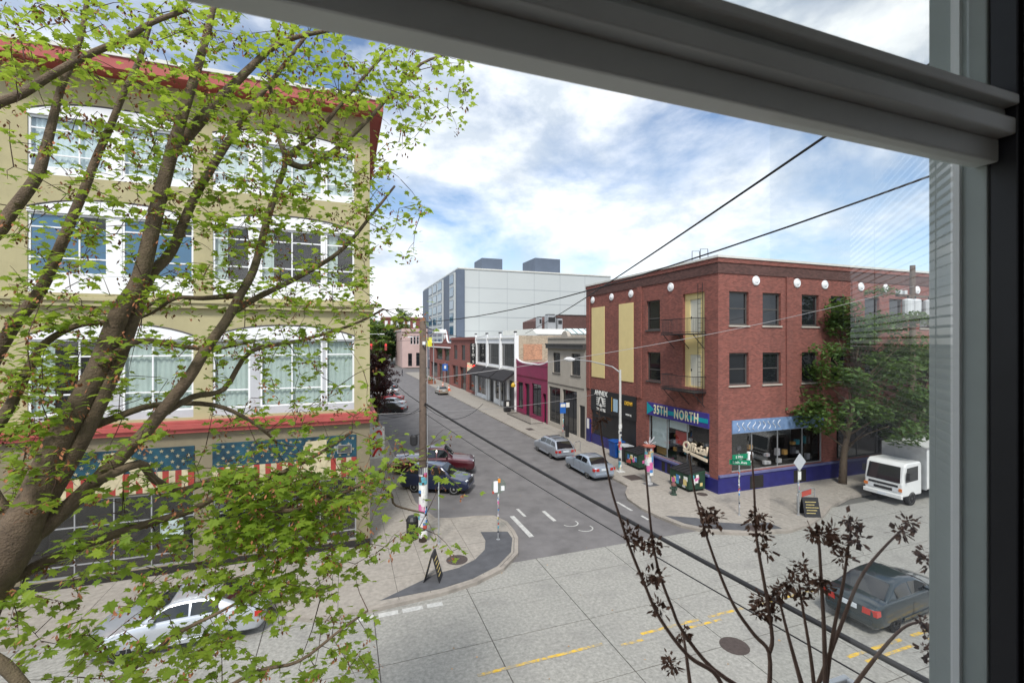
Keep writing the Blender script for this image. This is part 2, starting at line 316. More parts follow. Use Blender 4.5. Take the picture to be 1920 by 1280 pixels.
cover(4.48, 19.19, .42, .004, pl); cover(11.25, 11.05, .4, RZ + .006, pk); cover(15.9, 20.6, .001 + .35, RZ + .002, st); cover(17.6, 18.9, .42, .010, pr_); cover(19.0, 17.45, .36, .010, pr_); cover(20.3, 22.4, .3, .004, pr_); cover(-6.3, 19.6, .75, .004, pl)
MB().box(17.9, 18.9, 26.2, 27.3, 0, .006).build('vault_lid', iron, pr_); MB().box(18.2, 19.0, 24.7, 25.5, 0, .006).build('vault_lid', ramp_asphalt, pr_); MB().box(18.0, 18.7, 44.6, 45.7, 0, .006).build('vault_lid', iron, pr_)
def mark(parent, m, x0, x1, y0, y1, z=RZ + .012, name='road_marking'): return MB().box(x0, x1, y0, y1, z - .003, z).build(name, m, parent)
for a, b in ((3.5, 7.5), (8.9, 11.2), (11.6, 13.2), (13.9, 16.5), (-9, -2)): mark(pk, mark_yellow, a, b, 12.45, 12.56)
for a, b in ((8.0, 8.8), (10.6, 11.9)): mark(pk, mark_yellow, a, b, 12.2, 12.3)
for a, b in ((14.0, 16.4), (16.9, 19.5)): mark(pk, mark_yellow, a, b, 9.45, 9.57); mark(pk, mark_yellow, a + .3, b, 9.15, 9.25)
for a, b in ((.4, .95), (1.1, 1.75), (1.9, 2.6), (2.75, 3.3)): mark(pk, mark_white, a, b, 16.25, 16.5)
mark(st, mark_white, 8.3, 8.55, 20.5, 23.3, RZ + .008); mark(st, mark_white, 9.0, 9.15, 23.0, 24.2, RZ + .008); mark(st, mark_white, 10.2, 10.4, 21.9, 23.4, RZ + .008)
mark(st, mark_white, 14.85, 15.0, 21.8, 23.3, RZ + .008); mark(st, mark_white, 14.9, 15.05, 20.4, 21.0, RZ + .008)
for cx, cy in ((10.9, 21.4), (11.3, 20.6)):
    m_ = MB(); pts = [(cx + .42 * math.cos(a), cy + .42 * math.sin(a)) for a in [R(200 + 15 * i) for i in range(13)]]
    for p, q in zip(pts, pts[1:]):
        d = Vector((q[0] - p[0], q[1] - p[1])).normalized(); n = Vector((-d.y, d.x)) * .035
        m_.quad((p[0] + n.x, p[1] + n.y, RZ + .006), (q[0] + n.x, q[1] + n.y, RZ + .006), (q[0] - n.x, q[1] - n.y, RZ + .006), (p[0] - n.x, p[1] - n.y, RZ + .006))
    m_.build('worn_marking', mark_white, st)
# ---------------------------------------------------------------- wall and window builders
def frame_fn(plane, c):
    if plane == 'Y': return lambda a, z, d: Vector((a, c + d, z))
    return lambda a, z, d: Vector((c + d, a, z))
def wall(name, plane, c, a0, a1, z0, z1, th, holes, m, parent):
    fn = frame_fn(plane, c); A = sorted({a0, a1} | {h[0] for h in holes} | {h[1] for h in holes}); Z = sorted({z0, z1} | {h[2] for h in holes} | {h[3] for h in holes})
    op = lambda a, z: not (a0 < a < a1 and z0 < z < z1) or any(h[0] < a < h[1] and h[2] < z < h[3] for h in holes)
    b = MB()
    for i in range(len(A) - 1):
        for j in range(len(Z) - 1):
            p, q, r, s = A[i], A[i + 1], Z[j], Z[j + 1]; am, zm = (p + q) / 2, (r + s) / 2
            if op(am, zm): continue
            b.quad(fn(p, r, 0), fn(q, r, 0), fn(q, s, 0), fn(p, s, 0)); b.quad(fn(p, r, th), fn(q, r, th), fn(q, s, th), fn(p, s, th))
            for (aa, zz, e) in ((p - .001, zm, ((p, r), (p, s))), (q + .001, zm, ((q, r), (q, s))), (am, r - .001, ((p, r), (q, r))), (am, s + .001, ((p, s), (q, s)))):
                if op(aa, zz): b.quad(fn(*e[0], 0), fn(*e[1], 0), fn(*e[1], th), fn(*e[0], th))
    return b.build(name, m, parent)
def fbox(b, fn, a0, a1, z0, z1, d0, d1):
    b.add([fn(a, z, d) for d in (d0, d1) for z in (z0, z1) for a in (a0, a1)], [(0, 2, 3, 1), (4, 5, 7, 6), (0, 1, 5, 4), (2, 6, 7, 3), (0, 4, 6, 2), (1, 3, 7, 5)])
def window(parent, plane, c, a0, a1, z0, z1, cols=(1,), rows=(1,), fw=.07, rec=.12, fm=None, gm=None, back=None, sill=None, curt=None, name='window'):
    fn = frame_fn(plane, c); b = MB(); fm = fm or white_paint; gm = gm or glass_dark; dep = .07
    sa, sz = sum(cols), sum(rows); ia0, ia1, iz0, iz1 = a0 + fw, a1 - fw, z0 + fw, z1 - fw
    ca = [ia0]; cz = [iz0]
    for k in cols: ca.append(ca[-1] + k / sa * (ia1 - ia0))
    for k in rows: cz.append(cz[-1] + k / sz * (iz1 - iz0))
    fbox(b, fn, a0, a0 + fw, z0, z1, rec, rec + dep); fbox(b, fn, a1 - fw, a1, z0, z1, rec, rec + dep)
    fbox(b, fn, ia0, ia1, z0, iz0, rec, rec + dep); fbox(b, fn, ia0, ia1, iz1, z1, rec, rec + dep)
    mw = fw * .7
    for v in ca[1:-1]: fbox(b, fn, v - mw / 2, v + mw / 2, iz0, iz1, rec + .006, rec + dep - .006)
    for v in cz[1:-1]:
        for i in range(len(ca) - 1):
            fbox(b, fn, ca[i] + (mw / 2 if i else 0), ca[i + 1] - (mw / 2 if i < len(ca) - 2 else 0), v - mw / 2, v + mw / 2, rec + .012, rec + dep - .012)
    w = b.build(name, fm, parent)
    for i in range(len(ca) - 1):
        for j in range(len(cz) - 1):
            g_ = gm(i, j) if callable(gm) else gm
            p = MB(); fbox(p, fn, ca[i] + .01, ca[i + 1] - .01, cz[j] + .01, cz[j + 1] - .01, rec + .034, rec + .042); p.build('pane', g_, w)
    if sill: s = MB(); fbox(s, fn, a0 - .06, a1 + .06, z0 - .1, z0 - .002, -.07, rec + .03); s.build('sill', sill, w)
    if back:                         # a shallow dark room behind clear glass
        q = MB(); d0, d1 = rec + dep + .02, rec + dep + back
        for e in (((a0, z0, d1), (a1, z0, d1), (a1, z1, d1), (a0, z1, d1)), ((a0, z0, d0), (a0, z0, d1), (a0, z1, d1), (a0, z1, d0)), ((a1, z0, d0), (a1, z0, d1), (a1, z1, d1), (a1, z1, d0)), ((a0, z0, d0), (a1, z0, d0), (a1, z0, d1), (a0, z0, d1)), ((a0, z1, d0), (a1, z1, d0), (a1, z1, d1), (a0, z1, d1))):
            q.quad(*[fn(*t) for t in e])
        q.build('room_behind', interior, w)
    for (u0, u1, m) in (curt or []):
        q = MB(); n = max(8, int((u1 - u0) / .05)); L0 = [(u0 + (u1 - u0) * i / n, rec + .16 + .028 * math.sin(i * 1.7) + .012 * math.sin(i * .9)) for i in range(n + 1)]
        q.add([fn(a, z, d) for z in (iz0, iz1) for a, d in L0], [(i, i + 1, n + 2 + i, n + 1 + i) for i in range(n)]); q.build('curtain', m, w, smooth=True)
    return w
# ---------------------------------------------------------------- olive corner building on the left
BL = thing('corner_building', 'olive stucco four storey corner building with red eaves and white arched window bays', 'building', (1.1, 22, 0))
FL = {1: (6.15, 6.44, 9.28, 9.42, 9.86), 2: (11.02, 11.7, 13.98, 14.12, 14.52), 3: (15.38, 15.62, 17.55, 17.7, 18.1)}
BAYS = [(-10.9, -5.72), (-5.05, .43), (-16.8, -11.7)]
holes = []
for k, (zb, zp, zt, sp, cr) in FL.items():
    for (a, b_) in BAYS: holes.append((a, b_, zb, sp - .12))
GW = [(-11.1, -5.7, .3, 3.2), (-5.05, .52, .3, 3.1), (-16.8, -11.75, .3, 3.2)]
wall('upper_wall', 'Y', 22.0, -24, 1.1, 5.9, 19.3, .35, holes, olive, BL)
wall('ground_floor_wall', 'Y', 22.0, -24, 1.1, 0, 5.55, .35, [(h[0], h[1], h[2], h[3]) for h in GW], olive_dark, BL)
MB().box(.75, 1.1, 22.35, 60, 0, 19.3).build('side_wall', olive, BL)
MB().box(-24, .75, 59.6, 60, 0, 19.3).build('rear_wall', olive, BL)
MB().box(-24, 1.28, 21.78, 22.0, 10.53, 10.72).box(-24, 1.36, 21.70, 22.0, 10.72, 10.84).box(1.1, 1.28, 22, 60, 10.53, 10.84).build('belt_course', olive, BL, bevel=.012)
MB().box(-24, 1.3, 21.78, 22.0, 5.55, 5.72).box(-24, 1.38, 21.68, 22.0, 5.72, 5.92).box(-24, 1.33, 21.74, 22.0, 5.92, 6.04).box(1.1, 1.36, 22, 60, 5.55, 6.0).build('red_ledge', red_trim, BL, bevel=.012)
rf = MB().box(-24.5, 1.6, 21.15, 60.6, 19.3, 19.36).build('roof', red_trim, BL)
MB().box(-24.5, 1.62, 21.1, 21.16, 19.28, 19.72).box(1.56, 1.63, 21.16, 60.6, 19.28, 19.72).build('fascia', red_trim, rf)
MB().box(-24.5, 1.66, 21.04, 21.3, 19.722, 19.86).box(1.45, 1.67, 21.3, 60.6, 19.722, 19.86).box(-24.5, 1.4, 21.6, 21.75, 19.862, 20.05).build('gutter', gutter, rf)
MB().box(-24, .7, 22.4, 59.5, 19.36, 19.6).build('roof_deck', gutter, rf)
for k, (zb, zp, zt, sp, cr) in FL.items():
    for bi, (a, b_) in enumerate(BAYS):
        n = 14; arc = [(a + (b_ - a) * i / n, sp + (cr - sp) * (1 - abs(2 * i / n - 1) ** 2.4)) for i in range(n + 1)]
        pn_ = MB(); fn = frame_fn('Y', 22.0)
        pn_.prism([(a - .02, sp - .14)] + arc[:] + [(b_ + .02, sp - .14)], -.035, .02, lambda p, q, d: fn(p, q, d))
        head = pn_.build('arched_head_panel', white_paint, BL)
        rim = MB(); rim.tube([fn(p, q + .03, -.03) for p, q in arc], .035, 5); rim.build('arch_moulding', dark_frame, head)
        sp_m = grey_panel if k == 1 else white_paint
        MB().box(a, b_, 22.03, 22.12, zb, zp - .01).build('spandrel_panel', sp_m, BL)
        top = MB().box(a, b_, 22.03, 22.12, zt + .01, sp - .13).build('header_panel', sp_m, BL)
        if bi != 1: wins = [(a, a + (b_ - a) * .46, (1.75, 1)), (a + (b_ - a) * .545, b_, (1, 1.45))]
        else: wins = [(a, a + 1.35, (1,)), (a + 1.72, b_ - 1.32, (1, 1)), (b_ - 1.2, b_, (1,))]
        for (p, q) in [(w1[1], w2[0]) for w1, w2 in zip(wins, wins[1:])]: MB().box(p + .005, q - .005, 22.03, 22.12, zp, zt).build('mullion_panel', sp_m, BL)
        for wi, (p, q, cols) in enumerate(wins):
            curt = None; g_ = glass_clear
            if k == 1: curt = [(p + .05, p + .7, curtain)] if (bi == 0 and wi == 0) else [(p + .03, q - .03, curtain)]
            elif k == 2 and bi == 0: g_ = lambda i, j: glass_sky_blue if (i + j) % 4 != 3 else glass_dark
            elif k == 2: curt = [(p + .03, p + .5, curtain)]
            else: curt = [(p + .03, q - .03, blind_white)]
            window(BL, 'Y', 22.0, p, q, zp, zt, cols, (.62, 1.3, .52), .075, .05, white_paint, g_, back=.9 if g_ is glass_clear else None, curt=curt)
stripe_c, stripe_r, navy = mat('mural cream', (.48, .42, .27), .8, .2, 6, stain=.6, stain_col=(.25, .2, .15)), mat('mural red', (.30, .04, .03), .8, .3, 5, stain=.3), mat('mural navy', (.010, .03, .055), .8, .5, 2.2, col2=(.011, .055, .08))
star_m = mat('mural star', (.27, .245, .16), .8, .3, 5)
def mural(a, b_, z0, z1, wedge, seed):
    rnd = random.Random(seed); mu = MB().box(a, b_, 21.96, 22.0, z0, z1).build('mural', navy, BL); zs = z0 + (z1 - z0) * .46
    n = int((b_ - a) / .21); x = a
    for i in range(n):
        w_ = (b_ - a) / n; MB().box(a + i * w_, a + (i + 1) * w_, 21.951, 21.956, z0, zs).build('stripe', stripe_r if i % 2 else stripe_c, mu)
    s = MB()
    for r_ in range(4):
        for i in range(int((b_ - a) / .36)):
            cx, cz = a + .2 + i * .36 + (.18 if r_ % 2 else 0) , zs + .13 + r_ * (z1 - zs) / 4.2
            if cx > b_ - .1: continue
            pts = [(cx + (.085 if q % 2 == 0 else .036) * math.sin(q * math.pi / 5), cz + (.085 if q % 2 == 0 else .036) * math.cos(q * math.pi / 5)) for q in range(10)]
            s.prism(pts, 21.952, 21.957, lambda p, q, d: (p, d, q))
    s.build('printed_stars', star_m, mu, kind='stuff')
    MB().prism(wedge, 21.940, 21.948, lambda p, q, d: (p, d, q)).build('cream_wedge', stripe_c, mu)
    return mu
mural(-10.4, -5.68, 3.28, 5.0, [(-9.35, 3.3), (-8.55, 4.9), (-7.95, 4.97), (-7.75, 4.7), (-6.95, 3.36), (-7.35, 3.4), (-7.9, 4.3), (-8.3, 3.5)], 3)
mu2 = mural(-5.05, .52, 3.2, 5.03, [(-2.1, 3.25), (-1.55, 4.85), (-.72, 4.9), (-.72, 3.25)], 4)
lv = MB().box(-.28, .32, 21.90, 21.94, 4.25, 4.62).build('vent_grille', steel, BL)
for i in range(6): MB().box(-.25, .29, 21.885, 21.9, 4.285 + i * .055, 4.315 + i * .055).build('slat', interior, lv)
for (x, z) in ((-9.5, 4.4), (-6.9, 4.4), (-.5, 4.6)):
    sl = MB().tube([(x, 21.95, z - .55), (x + .1, 21.5, z - .25), (x + .16, 21.3, z)], .014, 5).build('spot_arm', steel, BL); MB().lathe([(.02, 0), (.07, .03), (.07, .1)], 8, (x + .16, 21.3, z)).build('spot_head', steel, sl)
for (a, b_, z0, z1) in GW:
    window(BL, 'Y', 22.0, a, b_, z0, z1, (1.15, .95, .95, 1.1), (.34, 1.25, .85), .06, .1, steel, glass_clear, back=1.6)
MB().box(-24, 1.12, 21.93, 22.0, 0, .29).build('plinth', interior, BL)
MB().box(-7.0, -6.2, 22.5, 22.55, 1.2, 2.2).build('notice_board', blind_white, BL)
bs = MB().box(1.12, 1.16, 24.0, 24.05, 4.9, 5.0).box(1.2, 1.9, 23.98, 24.06, 3.4, 4.95).build('blade_sign', mat('sign grey', (.5, .52, .5), .6), BL)
scr = MB()
for zc in (4.55, 4.05, 3.7): scr.tube([(1.55 + .2 * math.cos(a * .9), 23.96, zc + .2 * math.sin(a * 1.4)) for a in [k * .5 for k in range(13)]], .05, 5)
scr.build('red_scrawl', mat('sign red', (.6, .03, .03), .5), bs)
# ---------------------------------------------------------------- red brick building on the right corner
BB = thing('brick_building', 'dark red brick three storey corner building with white medallions and cobalt painted base', 'building', (21.3, 22.16, 0))
XF, YF = 21.3, 22.16
hx = [(27.68, 29.25, 10.05, 12.2), (27.62, 29.2, 6.32, 8.42), (23.3, 25.3, 6.2, 12.35), (22.9, 29.05, .95, 4.72), (30.55, 37.4, 0, 4.85)]
wall('side_facade', 'X', XF, YF, 38.36, 0, 14.0, .4, hx, brick_red, BB)
PW = [22.15, 24.85, 28.25, 30.95, 34.3, 36.9, 40.3, 43.0, 46.5]
hy = [(x, x + 1.55, z0, z1) for x in PW for z0, z1 in ((10.2, 12.28), (6.5, 8.5))] + [(22.35, 30.2, 1.15, 4.35), (31.5, 38, 1.15, 4.35), (40, 47, .2, 4.35)]
hy = [h for h in hy if h[0] > 21.8]
wall('street_facade', 'Y', YF, XF + .4, 62, 0, 14.0, .4, hy, brick_red, BB)
MB().box(61.6, 62, YF + .4, 38.3, 0, 14).box(XF + .4, 62, 37.96, 38.36, 0, 14).build('rear_wall', brick_red, BB)
MB().box(XF + .4, 61.6, YF + .4, 37.9, 13.5, 13.7).build('roof', gutter, BB)
MB().box(XF - .1, XF + .45, YF - .1, 38.4, 14.0, 14.28).box(XF + .45, 62, YF - .1, YF + .45, 14.0, 14.28).build('parapet', brick_red, BB)
MB().box(XF - .16, XF + .5, YF - .16, 38.42, 14.282, 14.42).box(XF + .5, 62, YF - .16, YF + .5, 14.282, 14.42).build('coping', gutter, BB)
dk = mat('sooty brick', (.10, .048, .042), .9, .3, 1.2, .3, 50, kind='brick', mortar=(.1, .07, .06))
MB().box(XF - .05, XF, YF - .05, 38.36, 13.35, 13.99).box(XF, 62, YF - .05, YF, 13.35, 13.99).build('dark_frieze', dk, BB)
for y in (30.1, 38.0): MB().box(XF - .1, XF, y - .28, y + .28, 4.9, 13.34).build('pilaster', brick_red, BB)
for x in (27.1, 33.2, 39.4, 45.5): MB().box(x - .28, x + .28, YF - .1, YF, 4.6, 13.34).build('pilaster', brick_red, BB)
med = MB().lathe([(.30, 0), (.30, .05), (.24, .09), (.2, .07), (.12, .12), (.02, .14)], 18, ax='y')
med_me = med.mesh('medallion', white_paint, smooth=False)
def medallion(x, y, z, face):
    o = link('medallion', med_me, BB); o.location = Vector((x, y, z)) - BB.location; o.rotation_euler = (0, 0, R(180) if face == 'Y' else R(90))
for y in (34.05, 30.47 + .75, 26.48, 37.2): medallion(XF, y, 12.95, 'X')
for x in (24.28, 27.8, 30.35, 33.9, 36.48, 40.0, 43): medallion(x, YF, 13.0, 'Y')
for (a, b_, z0, z1) in ((35.16, 37.37, 6.0, 12.25), (30.89, 32.91, 6.0, 12.25)):
    MB().box(XF - .045, XF, a, b_, z0, z1).build('cream_blind_panel', cream_panel, BB, bevel=.01)
for h in hx[:2]: window(BB, 'X', XF, *h, (1,), (.55, .9), .1, .14, dark_frame, glass_dark, sill=dark_frame)
for h in hy[:-3]: window(BB, 'Y', YF, *h, (1,), (1, 1), .11, .16, dark_frame, glass_dark, sill=grey_stucco)
# fire escape bay: cream recess, two pale doors, two iron balconies, ladder
wall('escape_recess', 'X', XF + .2, 23.3, 25.3, 6.2, 12.35, .06, [(23.85, 24.85, 9.75, 11.95), (23.85, 24.85, 6.3, 8.35)], cream_panel, BB)
for z0, z1 in ((9.75, 11.95), (6.3, 8.35)):
    d_ = MB().box(XF + .26, XF + .31, 23.85, 24.85, z0, z1).build('door', pale_door, BB); MB().box(XF + .235, XF + .26, 24.72, 24.78, z0 + .95, z0 + 1.1).build('handle', dark_metal, d_)
for zf in (9.68, 6.02):
    bx = MB().box(XF - 1.0, XF, 23.15, 26.3, zf - .05, zf + .02)
    bal = bx.build('balcony', dark_metal, BB); r_ = MB()
    for zz in (zf + .98, zf + .12): r_.tube([(XF, 23.15, zz), (XF - .98, 23.15, zz), (XF - .98, 26.3, zz), (XF, 26.3, zz)], .022, 5)
    for i in range(25): y = 23.15 + 3.15 * i / 24; r_.tube([(XF - .98, y, zf), (XF - .98, y, zf + .98)], .011, 4)
    for i in range(1, 8):
        for y in (23.15, 26.3): r_.tube([(XF - .98 * i / 8, y, zf), (XF - .98 * i / 8, y, zf + .98)], .011, 4)
    r_.build('railing', dark_metal, bal)
    for y in (23.3, 24.7, 26.15): MB().tube([(XF - .9, y, zf - .04), (XF, y, zf - .95)], .025, 5).build('brace', dark_metal, bal)
ld = MB()
for y in (23.35, 23.75): ld.tube([(XF - .12, y, 5.2), (XF - .12, y, 12.9)], .018, 5)
for i in range(24): ld.tube([(XF - .12, 23.35, 5.4 + i * .31), (XF - .12, 23.75, 5.4 + i * .31)], .011, 4)
ld.build('ladder', dark_metal, BB)
hp = MB()
for y in (24.0, 24.75): hp.tube([(XF + .3, y, 14.3), (XF + .3, y, 15.15), (XF + .9, y, 15.2), (XF + .95, y, 14.3)], .022, 5)
hp.build('roof_hoop', dark_metal, BB)
MB().box(30, 32, 26, 27.2, 13.7, 15.0).box(38.5, 40, 27, 28, 13.7, 15.1).build('roof_unit', dk, BB)
# theatre front
TB = MB().box(XF + .05, XF + .12, 30.55, 37.4, 0, 4.85).build('theatre_front', black_paint, BB)
MB().box(XF - .06, XF + .05, 30.5, 37.45, 3.0, 4.9).build('theatre_signboard', black_paint, BB)
wt = mat('sign white', (.75, .75, .72), .5, .05); yl = mat('sign yellow', (.7, .42, .04), .5, .05); cy_ = mat('sign blue', (.35, .5, .62), .5, .05)
text('ANNEX', .62, wt, TB, (XF - .075, 35.7, 4.62), FACE_MX, bold=.012); text('THEATRE', .36, wt, TB, (XF - .075, 35.7, 3.2), FACE_MX, bold=.004)
em = MB().lathe([(.46, 0), (.46, .015)], 20, (XF - .077, 35.7, 3.9), 'x')
for i in range(5): em.box(XF - .076, XF - .064, 34.95, 36.45, 3.55 + i * .16, 3.62 + i * .16)
eo = em.build('emblem', wt, TB); text('A', .85, black_paint, TB, (XF - .09, 35.7, 3.9), FACE_MX, 'emblem_letter', bold=.02)
MB().box(XF - .075, XF - .062, 33.9, 33.97, 3.3, 4.5).build('poster_bar', yl, TB); MB().box(XF - .075, XF - .062, 33.05, 33.7, 3.35, 4.4).build('poster', cy_, TB)
text('DEWI', .42, yl, TB, (XF - .075, 31.5, 4.25), FACE_MX, bold=.008); text('THEATRE', .2, wt, TB, (XF - .075, 31.5, 3.35), FACE_MX)
MB().box(XF - .03, XF + .05, 30.55, 37.4, 0, .85).build('cobalt_plinth', blue_base, TB)
MB().box(XF - .14, XF - .0, 37.5, 38.2, 0, 2.1).build('cobalt_pier', blue_base, TB); MB().box(XF - .16, XF - .145, 37.65, 38.05, 1.2, 2.1).build('notice', wt, TB)
# skate shop front
hd = window(BB, 'X', XF, 22.9, 29.05, .95, 3.8, (1, 1, .95), (1,), .07, .1, steel, glass_clear, back=2.2, name='shop_window')
MB().box(XF - .1, XF + .1, 22.88, 29.07, 3.8, 4.72).build('shop_signboard', mat('sign indigo', (.045, .035, .22), .5, .15, 2), BB)
tq = mat('sign turquoise', (.0, .28, .34), .5, .12, 2)
MB().prism([(29.05, 3.82), (29.05, 4.7), (28.2, 4.25)], -.112, -.1, lambda a, z, d: (XF + d, a, z)).prism([(27.9, 4.1), (27.9, 4.38), (22.9, 4.38), (22.9, 4.1)], -.112, -.1, lambda a, z, d: (XF + d, a, z)).build('sign_arrow', tq, BB)
cr_m = mat('sign cream', (.72, .68, .48), .5, .05)
text('35TH', .9, cr_m, BB, (XF - .13, 27.45, 4.26), FACE_MX, bold=.018, sx=.66, gap=1.2); text('NORTH', .9, cr_m, BB, (XF - .13, 24.85, 4.26), FACE_MX, bold=.018, sx=.66, gap=1.2)
MB().box(XF + .3, XF + .32, 27.1, 28.95, 1.6, 3.75).build('roller_blind', blind_white, BB); MB().box(XF + .3, XF + .32, 25.05, 27.0, 3.15, 3.75).build('roller_blind', blind_white, BB)
MB().box(XF + .5, XF + .6, 25.5, 26.6, 2.1, 3.0).build('display_shirt', mat('display red', (.4, .03, .02), .7), BB); MB().box(XF + .5, XF + .6, 27.6, 28.7, 1.0, 1.5).build('display_box', mat('display amber', (.45, .28, .1), .7), BB)
rnd = random.Random(5); dsp = [mat('display %d' % i, c, .7) for i, c in enumerate([(.3, .3, .32), (.05, .05, .06), (.35, .2, .05), (.02, .2, .25), (.5, .5, .5)])]
for i in range(22): y = rnd.uniform(23.1, 26.9); z = rnd.choice((1.02, 1.5, 2.0, 2.5)); MB().box(XF + .6, XF + .75, y, y + .25, z, z + rnd.uniform(.1, .3)).build('display_item', rnd.choice(dsp), BB)
of = MB().prism([(22.9, 1.72), (25.0, 1.95), (25.05, 2.12), (22.9, 1.9)], -.2, -.12, lambda a, z, d: (XF + d, a, z)).build('script_sign', mat('sign ivory', (.7, .6, .45), .5, .05), BB)
text('Official', .78, mat('sign ivory', (.7, .6, .45), .5), of, (XF - .16, 24.0, 2.35), FACE_MX, depth=.04, bold=.02, shear=.15)
sl = MB().box(XF - .16, XF + .02, 22.85, 30.5, .82, .95).box(XF, 38.5, YF - .16, YF + .02, .98, 1.1).build('sill_ledge', mat('dusty blue', (.12, .13, .26), .6, .2), BB)
bb = MB().box(XF - .1, XF - .004, YF - .1, 30.5, 0, .82).box(XF - .004, 38.5, YF - .1, YF - .004, 0, .98).build('cobalt_base', blue_base, BB)
for y in (26.4, 27.0, 25.9): MB().box(XF - .108, XF - .1, y, y + .35, .06, .72).build('base_panel', interior, bb)
for x in (23.7, 27.4): MB().box(x, x + 1.1, YF - .108, YF - .1, .06, .85).build('base_panel', interior, bb)
window(BB, 'Y', YF, 22.35, 30.2, 1.15, 3.55, (1, 1.3, 1.3, 1), (1,), .07, .12, steel, glass_clear, back=2.2, name='shop_window')
MB().box(22.35, 30.2, YF - .06, YF + .15, 3.55, 4.35).build('blue_fascia', mat('washed blue sign', (.16, .25, .42), .55, .25, 3), BB)
scb = MB()
for i in range(9): scb.tube([(22.8 + i * .42 + .12 * math.sin(k * 1.1 + i), YF - .08, 3.7 + .1 * k) for k in range(6)], .018, 4)
scb.build('painted_scrawl', wt, BB)
for i in range(16): x = rnd.uniform(22.8, 29.5); z = rnd.choice((1.2, 1.7, 2.3)); MB().box(x, x + .3, YF + .6, YF + .8, z, z + rnd.uniform(.15, .5)).build('display_item', rnd.choice(dsp), BB)
for h in hy[-2:]: window(BB, 'Y', YF, *h, (1, 1, 1), (1,), .08, .12, dark_frame, glass_dark, name='shop_window')

lit = MB(); rl_ = random.Random(14)
for k, (kl, n) in enumerate(((KL, 260), (KR, 90))):
    for i in range(n):
        j = rl_.randrange(3, len(kl) - 2); a, b = Vector(kl[j]), Vector(kl[j + 1]); p = a.lerp(b, rl_.random()); t = (b - a).normalized(); nn = Vector((t.y, -t.x)) * (-1 if k == 0 else 1)
        q = p + nn * (.11 + abs(rl_.gauss(0, .09))) * (-1 if k == 0 else -1); an = rl_.uniform(0, 6.28); s_ = rl_.uniform(.02, .05); c, d = math.cos(an) * s_, math.sin(an) * s_
        lit.add([(q.x - c, q.y - d, RZ + .012), (q.x + d * .6, q.y - c * .6, RZ + .016), (q.x + c, q.y + d, RZ + .014), (q.x - d * .6, q.y + c * .6, RZ + .02)], [(0, 1, 2, 3)])
for i in range(60): x, y = rl_.uniform(2, 17), rl_.uniform(9, 40); s_ = rl_.uniform(.015, .045); lit.add([(x - s_, y, RZ + .014), (x, y - s_, RZ + .02), (x + s_, y, RZ + .016), (x, y + s_, RZ + .02)], [(0, 1, 2, 3)])
tag(lit.build('leaf_litter', mat('dry litter', (.34, .2, .09), .9, .4, 9, island=.5), norm=False), 'dry orange leaves and scraps along the kerbs', 'litter', kind='stuff')
# ---------------------------------------------------------------- row of shops up the side street
def shell(root, y0, y1, h, m, holes, depth=16, roof=None, sm=None):
    wall('front_wall', 'X', XF, y0, y1, 0, h, .35, holes, m, root)
    MB().box(XF + .35, XF + depth, y0, y0 + .3, 0, h).box(XF + .35, XF + depth, y1 - .3, y1, 0, h).box(XF + depth - .3, XF + depth, y0 + .3, y1 - .3, 0, h).build('side_and_rear_wall', sm or m, root)
    MB().box(XF + .36, XF + depth - .31, y0 + .31, y1 - .31, h - .5, h - .3).build('roof', roof or gutter, root)
def bld(label, y0): return thing('shop_building', label, 'building', (XF, y0, 0), 0, 'shops along the side street')
# warm grey two storey
B1 = bld('warm grey two storey shop with dark cornice and small curved parapet', 38.42)
g_h = [(39.6, 41.5, 5.85, 8.0), (44.0, 45.8, 5.85, 8.0), (38.7, 39.8, 0, 3.1), (40.3, 43.5, 0, 4.3), (44.0, 46.8, .45, 4.3)]
shell(B1, 38.42, 47.17, 9.6, grey_stucco, g_h)
for h in g_h[:2]: window(B1, 'X', XF, *h, (1, 1), (1,), .1, .12, dark_frame, glass_dark, sill=dark_frame)
MB().box(XF - .3, XF, 38.5, 47.1, 8.45, 8.85).box(XF - .4, XF, 38.5, 47.1, 8.85, 8.98).build('cornice', dark_frame, B1)
arc = [(42.9 + .75 * math.cos(a), 9.58 + .7 * math.sin(a)) for a in [math.pi * i / 10 for i in range(11)]]
MB().prism(arc, -.06, .3, lambda a, z, d: (XF + d, a, z)).box(XF - .08, XF - .002, 38.6, 47.0, 9.5, 9.68).build('parapet_crest', grey_stucco, B1)
dn = MB()
for i in range(34): dn.box(XF - .06, XF - .002, 38.9 + i * .24, 39.0 + i * .24, 4.62, 4.74)
dn.build('dentil_band', dark_frame, B1)
window(B1, 'X', XF, *g_h[4], (1, 1), (1, .35), .08, .1, dark_frame, glass_dark, name='shop_window'); window(B1, 'X', XF, *g_h[3], (1, 1, 1), (1,), .06, .15, black_paint, glass_dark, name='garage_glazing'); MB().box(XF + .1, XF + .16, 38.7, 39.8, 0, 3.1).build('door', black_paint, B1)
